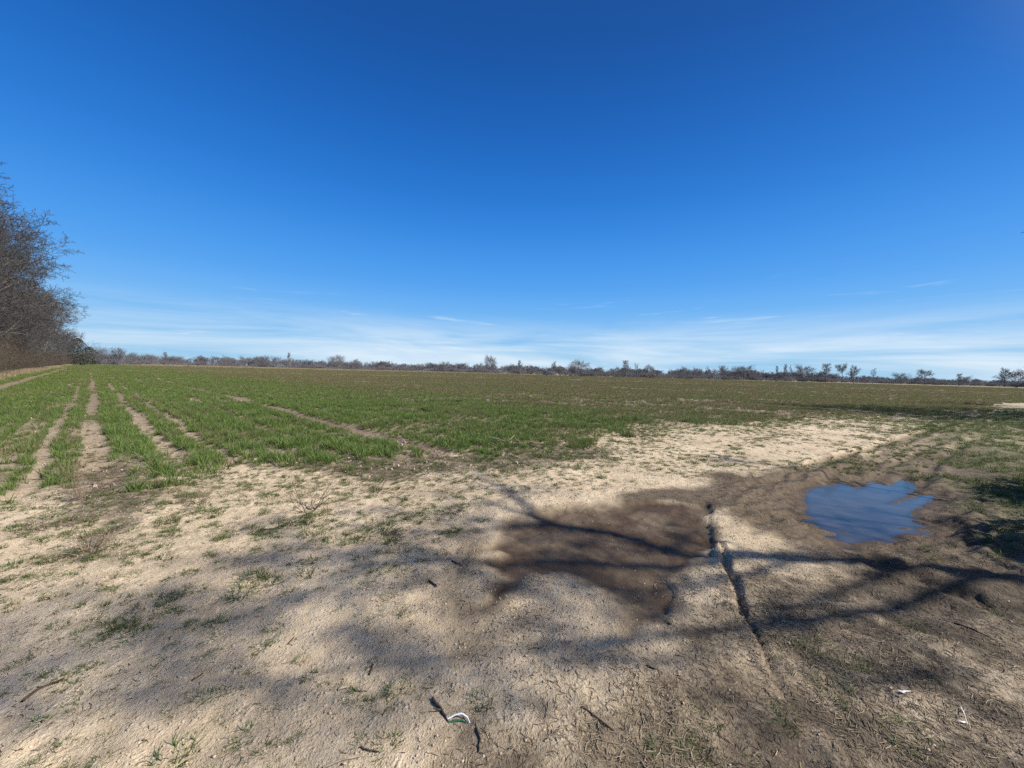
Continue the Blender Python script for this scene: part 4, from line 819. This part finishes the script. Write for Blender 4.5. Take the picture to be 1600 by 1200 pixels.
TREES = [  # pixel x, top y, depth, kind, width factor, label
    (122, 527, 150, 'cedar', 1.0, 'dark green cedar at the end of the wood on the left'), (139, 541, 190, 'cedar', 1.3, 'rounder dark evergreen right of the cedar at the wood end'),
    (159, 540, 200, 'round', 1.0, 'bare tree just right of the dark evergreens'), (190, 541, 205, 'vase', 1.0, 'bare spreading tree standing left of the pale grass strip'), (208, 549, 215, 'round', 0.9, 'low bare tree right of the spreading one by the grass strip'),
    (255, 549, 270, 'tall', 1.0, None), (346, 553, 270, 'spindly', 1.0, None), (413, 553, 270, 'round', 1.0, None), (431, 555, 270, 'round', 1.0, None), (454, 550, 272, 'tall', 0.8, None),
    (529, 553, 268, 'round', 1.25, 'broad dense bare tree among low woods, above the pale strip end'), (556, 558, 270, 'round', 1.0, None), (694, 563, 274, 'round', 1.0, None), (748, 564, 274, 'round', 0.8, None),
    (764, 553, 266, 'round', 0.8, 'tall round-topped bare tree alone above the woods near the middle'), (814, 562, 274, 'tall', 1.0, None), (866, 563, 274, 'vase', 0.8, None),
    (905, 558, 262, 'round', 1.25, 'stout dark round tree standing in front of the woods, right of the middle'), (979, 562, 270, 'tall', 1.4, None), (996, 566, 272, 'spindly', 1.2, None), (1013, 568, 272, 'round', 0.8, None),
    (1069, 570, 274, 'round', 1.0, None), (1109, 571, 272, 'spindly', 1.3, None), (1133, 569, 272, 'vase', 0.9, None), (1152, 570, 272, 'round', 0.9, None), (1166, 567, 268, 'round', 1.1, None), (1216, 571, 274, 'tall', 0.7, None),
    (1229, 568, 274, 'tall', 0.7, None), (1238, 569, 274, 'spindly', 0.8, None), (1256, 566, 262, 'round', 1.1, 'full round bare tree, first big one of the right-hand row'), (1291, 567, 262, 'tall', 1.5, 'bare tree on a thin trunk between the big round tree and the close pair'),
    (1317, 565, 260, 'umbrella', 0.75, 'taller tree of the close pair on the right, crown high on its trunk'), (1335, 569, 258, 'vase', 1.05, 'spreading fan-shaped tree of the close pair on the right'), (1365, 574, 262, 'spindly', 1.2, 'small thin bare tree standing right of the close pair'),
    (1409, 581, 262, 'round', 1.3, 'low domed bare tree left of the flat-topped tree'), (1446, 575, 256, 'umbrella', 1.15, 'flat-topped umbrella-shaped tree far on the right'), (1499, 583, 262, 'tall', 1.3, None), (1512, 585, 262, 'round', 1.0, None),
    (1571, 573, 250, 'vase', 1.15, 'many-limbed spreading bare tree near the right edge of the photo'), (1591, 574, 250, 'round', 0.8, 'bare tree at the very right edge beside the spreading one')]
ordn = 'first second third fourth fifth sixth seventh eighth ninth tenth eleventh twelfth thirteenth fourteenth fifteenth sixteenth seventeenth eighteenth nineteenth twentieth'.split()
words = {'round': 'rounded bare tree', 'vase': 'fan-shaped bare tree', 'tall': 'upright narrow bare tree', 'spindly': 'thin spindly bare tree'}
cnt = {}; tot = {}
for t_ in TREES:
    if t_[5] is None: tot[t_[3]] = tot.get(t_[3], 0) + 1
for i, (px, top, dep, kd, wf_, lb) in enumerate(TREES):
    d = Fw * FPX + Rt * (px - 800) + Up * (600 - 575); x = d[0] / d[1] * dep
    dt = Fw * FPX + Rt * (px - 800) + Up * (600 - top); H = CAMH + dt[2] / dt[1] * dep
    ms = far[kd][i % 2]; h0 = max(v.co.z for v in ms[1].vertices); sz = H / h0; sw = max(sz * wf_ * 0.88, 0.45)
    if lb is None:
        lb = '%s in the far treeline, %s of its shape from the left' % (words[kd], ordn[cnt.get(kd, 0)]); cnt[kd] = cnt.get(kd, 0) + 1
    plant_tree('evergreen_tree' if kd == 'cedar' else 'bare_tree', ms, (x, dep, -0.1), 2.1 * i, (sw, sw, sz), lb, group='trees standing out of the far treeline')
# the woods behind them: one grey mass
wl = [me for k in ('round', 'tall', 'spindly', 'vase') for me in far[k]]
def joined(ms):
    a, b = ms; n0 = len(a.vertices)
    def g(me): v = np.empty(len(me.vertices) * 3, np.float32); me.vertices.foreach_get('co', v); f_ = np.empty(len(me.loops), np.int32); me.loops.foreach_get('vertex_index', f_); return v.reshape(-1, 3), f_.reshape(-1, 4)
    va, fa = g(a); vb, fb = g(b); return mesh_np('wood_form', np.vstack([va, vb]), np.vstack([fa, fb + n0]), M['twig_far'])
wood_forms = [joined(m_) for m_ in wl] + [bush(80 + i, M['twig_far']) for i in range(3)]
nw = len(wl)
n = 1150; x = rs.uniform(-420, 420, n); y = 285 + rs.gamma(2.0, 14, n) - 30 * ss(-160, -260, x)
hgt = rs.uniform(0.30, 0.60, n) * (0.85 + 0.35 * vn(x * 0.04, y * 0, 201)) * (1 - 0.28 * ss(230, 330, x)); 
ix = rs.choice([0, 1, 2, 3, 4, 5, 6, 7], n, p=[0.22, 0.22, 0.14, 0.14, 0.06, 0.06, 0.08, 0.08])
n2 = 900; x2 = rs.uniform(-420, 420, n2); y2 = 276 + rs.gamma(1.5, 8, n2) - 30 * ss(-160, -260, x2); s2 = rs.uniform(0.8, 1.5, n2)
P3 = np.vstack([np.stack([x, y, np.full(n, -0.1)], 1), np.stack([x2, y2, np.full(n2, -0.1)], 1)])
wd_ = hgt * rs.uniform(0.8, 1.3, n)
S3 = np.vstack([np.stack([wd_, wd_, hgt], 1), np.stack([s2 * 1.5, s2 * 1.5, s2 * rs.uniform(0.5, 1.0, n2)], 1)])
scatter('far_woods', forms('far_wood_forms', wood_forms), P3, upright(n + n2, 0.04), S3, np.r_[ix, rs.integers(nw, nw + 3, n2)], np.zeros(n + n2), 'low grey line of leafless woods along the horizon', 'woods')
g = gp(284, 573.6); e = add('lone_bush', wood_forms[-1], None, (-173, 205, -0.05), 0, (0.45, 0.45, 0.75)); tag(e, 'tiny dark bush alone before the pale grass strip', 'bush')

# ------------------------------------------------------------------ trees beside the track on the right, whose shade falls across it
TB = np.array([12.0, 2.03]); tanE = math.tan(SUN_EL)
def lift(px, py, f):
    """point of a limb that shades the ground at this spot, f: 1 = above the trunk's own cross line"""
    s_ = gp(px, py); D = (TB - s_) @ SUN_H * f; return np.array([s_[0] + SUN_H[0] * D, s_[1] + SUN_H[1] * D, D * tanE])
def limb(pts, r0, r1, n_=14):
    P3 = np.array(pts); t = np.r_[0, np.cumsum(np.linalg.norm(np.diff(P3, axis=0), axis=1))]; t /= t[-1]; tt = np.linspace(0, 1, n_)
    return np.stack([np.interp(tt, t, P3[:, i]) for i in range(3)], 1), r0 + (r1 - r0) * tt ** 0.8
e = empty('bare_tree', (TB[0], TB[1], -0.1)); tag(e, 'bare tree beside the track, its twig tips showing at the right edge', 'tree')
fork = lift(1160, 868, 1.0); B0 = np.array([TB[0], TB[1], -0.15])
low = [limb([B0, np.array([TB[0] + 0.03, TB[1], 0.4]), lift(1600, 905, 1.0) * 0.5 + B0 * 0.5, lift(1600, 905, 1.0), lift(1380, 879, 1.0), fork], 0.21, 0.10)]
A1 = limb([fork, lift(1112, 872, 1.0), lift(1044, 855, 1.0), lift(995, 838, 0.99), lift(946, 825, 0.97), lift(900, 820, 0.96), lift(865, 815, 0.95)], 0.085, 0.055)
A1b = limb([lift(865, 815, 0.95), lift(830, 801, 0.94), lift(790, 770, 0.92), lift(755, 752, 0.9)], 0.055, 0.018)
A1c = limb([lift(865, 815, 0.95), lift(800, 822, 0.97), lift(720, 835, 0.98), lift(640, 830, 1.0)], 0.05, 0.015)
A2 = limb([fork, lift(1114, 881, 1.02), lift(1030, 881, 1.04), lift(960, 880, 1.05), lift(907, 874, 1.06), lift(855, 869, 1.06), lift(820, 878, 1.07), lift(750, 880, 1.08), lift(660, 872, 1.1)], 0.075, 0.03)
A3 = limb([lift(1250, 873, 1.0), lift(1160, 900, 1.05), lift(1075, 920, 1.08), lift(995, 920, 1.1), lift(942, 916, 1.11), lift(890, 909, 1.12), lift(837, 902, 1.12), lift(740, 930, 1.12)], 0.045, 0.02)
A4 = limb([lift(1420, 882, 1.0), lift(1300, 930, 1.04), lift(1150, 985, 1.08), lift(1044, 990, 1.1), lift(960, 1010, 1.1), lift(860, 1045, 1.12), lift(640, 1062, 1.12)], 0.042, 0.02)
A5 = limb([lift(660, 872, 1.1), lift(560, 890, 1.1), lift(450, 945, 1.1), lift(250, 990, 1.08), lift(0, 1030, 1.07)], 0.045, 0.02)
A6 = limb([np.array([11.95, 2.05, 3.3]), np.array([11.6, 4.0, 4.0]), np.array([10.7, 5.9, 4.5]), np.array([9.75, 7.0, 4.85])], 0.06, 0.01)
A7 = limb([lift(1540, 897, 1.0), np.array([11.4, 1.4, 7.4]), np.array([10.4, 0.6, 9.0]), np.array([9.4, 0.0, 10.0])], 0.06, 0.012)
limbs = [A1, A1b, A1c, A2, A3, A4, A5, A6, A7]
PT = dict(levels=3, seg=[4, 3, 2], wob=[0.12, 0.16, 0.2], up=[0.03, 0.02, 0.0], tip=[0.3, 0.4, 0.5], n=[7, 5, 0], t0=[0.2, 0.2, 0], ang=[44, 42, 40], len=[0.45, 0.5, 0.5], rr=[0.5, 0.6, 0.6], rmin=0.008)
tw = {}; r_ = random.Random(77)
for j, (pts, rad) in enumerate(limbs):
    L_ = np.linalg.norm(pts[-1] - pts[0])
    for k in range(9):
        q = r_.uniform(0.25, 1.0) * (len(pts) - 1.01); i = int(q); p0 = pts[i] + (pts[i + 1] - pts[i]) * (q - i); d = pts[i + 1] - pts[i]; d /= np.linalg.norm(d)
        v = d + np.array([r_.gauss(0, 0.7), r_.gauss(0, 0.7), r_.gauss(0.15, 0.6)])
        grow(r_, p0, v, r_.uniform(0.5, 1.5), max(rad[i] * 0.35, 0.008), 0, PT, tw)
for (px, py, f_, rad_, num) in [(640, 865, 1.10, 0.55, 20), (560, 890, 1.11, 0.6, 22), (490, 925, 1.11, 0.55, 22), (400, 955, 1.10, 0.5, 20), (300, 978, 1.08, 0.5, 18), (190, 995, 1.08, 0.45, 16), (80, 1012, 1.07, 0.4, 14), (0, 1030, 1.07, 0.4, 12),
        (700, 850, 1.03, 0.45, 16), (560, 835, 1.02, 0.5, 14), (470, 850, 1.02, 0.5, 10), (640, 1062, 1.12, 0.35, 14), (560, 1080, 1.12, 0.35, 10), (860, 1045, 1.12, 0.4, 16), (1000, 1010, 1.1, 0.35, 14), (1110, 985, 1.1, 0.4, 16), (900, 960, 1.1, 0.3, 8),
        (1230, 890, 1.02, 0.4, 14), (1350, 870, 1.0, 0.5, 16), (1480, 860, 0.98, 0.6, 20), (1560, 830, 0.98, 0.6, 18), (1300, 960, 1.06, 0.4, 12), (1450, 990, 1.03, 0.5, 14), (1560, 1060, 1.03, 0.4, 14)]:
    c_ = lift(px, py, f_)
    for k in range(max(3, int(num * 0.22))):
        a_ = np.array([r_.gauss(0, 1), r_.gauss(0, 1), r_.gauss(0, 0.8)]) * rad_ * 0.55
        grow(r_, c_ + a_ * 0.6, a_ + np.array([-0.2, 0, 0.1]), r_.uniform(0.5, 1.1) * rad_ * 1.5, 0.018, 0, PT, tw)
def pack(polys, sides):
    V, Fq = tubes([(p - np.array([TB[0], TB[1], -0.1]), r) for p, r in polys], sides); return V, Fq
V, Fq = pack(low, 10); add('trunk', mesh_np('trunk', V, Fq, M['bark'], True), e)
for l_ in limbs: V, Fq = pack([l_], 7); add('limb', mesh_np('limb', V, Fq, M['bark'], True), e)
VV = []; FF = []; off = 0
for lv, p in tw.items():
    V, Fq = pack(p, (5, 3, 3)[lv]); VV.append(V); FF.append(Fq + off); off += len(V)
add('crown', mesh_np('crown', np.vstack(VV), np.vstack(FF), M['twig']), e)
PR = dict(PF); PR.update(levels=4, n=[13, 7, 5, 0], t0=[0.3, 0.25, 0.2, 0], rmin=0.009)
row = [tree_meshes('track_tree', 120 + i, PR, 12.0, 0.2, M['bark'], M['twig'], 2, (8, 5, 3, 3)) for i in range(1)]
for i, (x, y, s_, lb) in enumerate([(15.5, -0.7, 0.92, 'bare tree off to the right shading the straw littered foreground'), (34, 16.0, 0.85, 'bare tree right of the track shading the green verge'),
        (39, 18.0, 0.9, 'bare tree right of the track casting the dark band over the crop edge'), (45, 20.0, 0.9, 'bare tree right of the track behind the one shading the crop edge'),
        (31, 12.0, 0.6, 'smaller bare tree right of the track, nearest the grassy verge'), (52, 22.5, 0.85, 'bare tree right of the track, farthest along the row')]):
    plant_tree('bare_tree', row[0] if i == 0 else near_trees[i % 3], (x, y, -0.05), 1.7 * i, (s_, s_, s_), lb, group='trees along the right of the track')
for i, (x, y, s_, lb) in enumerate([(8.1, 2.4, 0.75, 'leafless bush off to the right shading the mud below the puddle'), (9.3, 3.2, 0.85, 'leafless bush off to the right shading the grass by the puddle'),
        (10.4, 4.0, 0.85, 'leafless bush off to the right, farther along the shaded grass bank'), (31, 17.0, 1.3, 'leafless bush under the trees right of the distant track bend'), (35, 20.5, 1.2, 'leafless bush beyond the distant track bend on the right')]):
    o = add('track_bush', bush(200 + i, M['brush']), None, (x, y, -0.05), i * 1.1, (s_, s_, s_)); tag(o, lb, 'bush', 'bushes along the right of the track')

o = plant_tree('added_shade_bush', far['cedar'][0], (8.7, 3.05, -0.05), 0.4, (0.36, 0.36, 0.33), 'unseen dark evergreen bush, added to shade the ground beside the puddle', 'bush')  # added out of view to throw dense shade beside the puddle
o = plant_tree('added_shade_bush', far['cedar'][1], (11.2, 4.6, -0.05), 1.4, (0.40, 0.40, 0.36), 'larger unseen evergreen bush, added for shade farther along the grass bank', 'bush')  # second bush added out of view for its shade
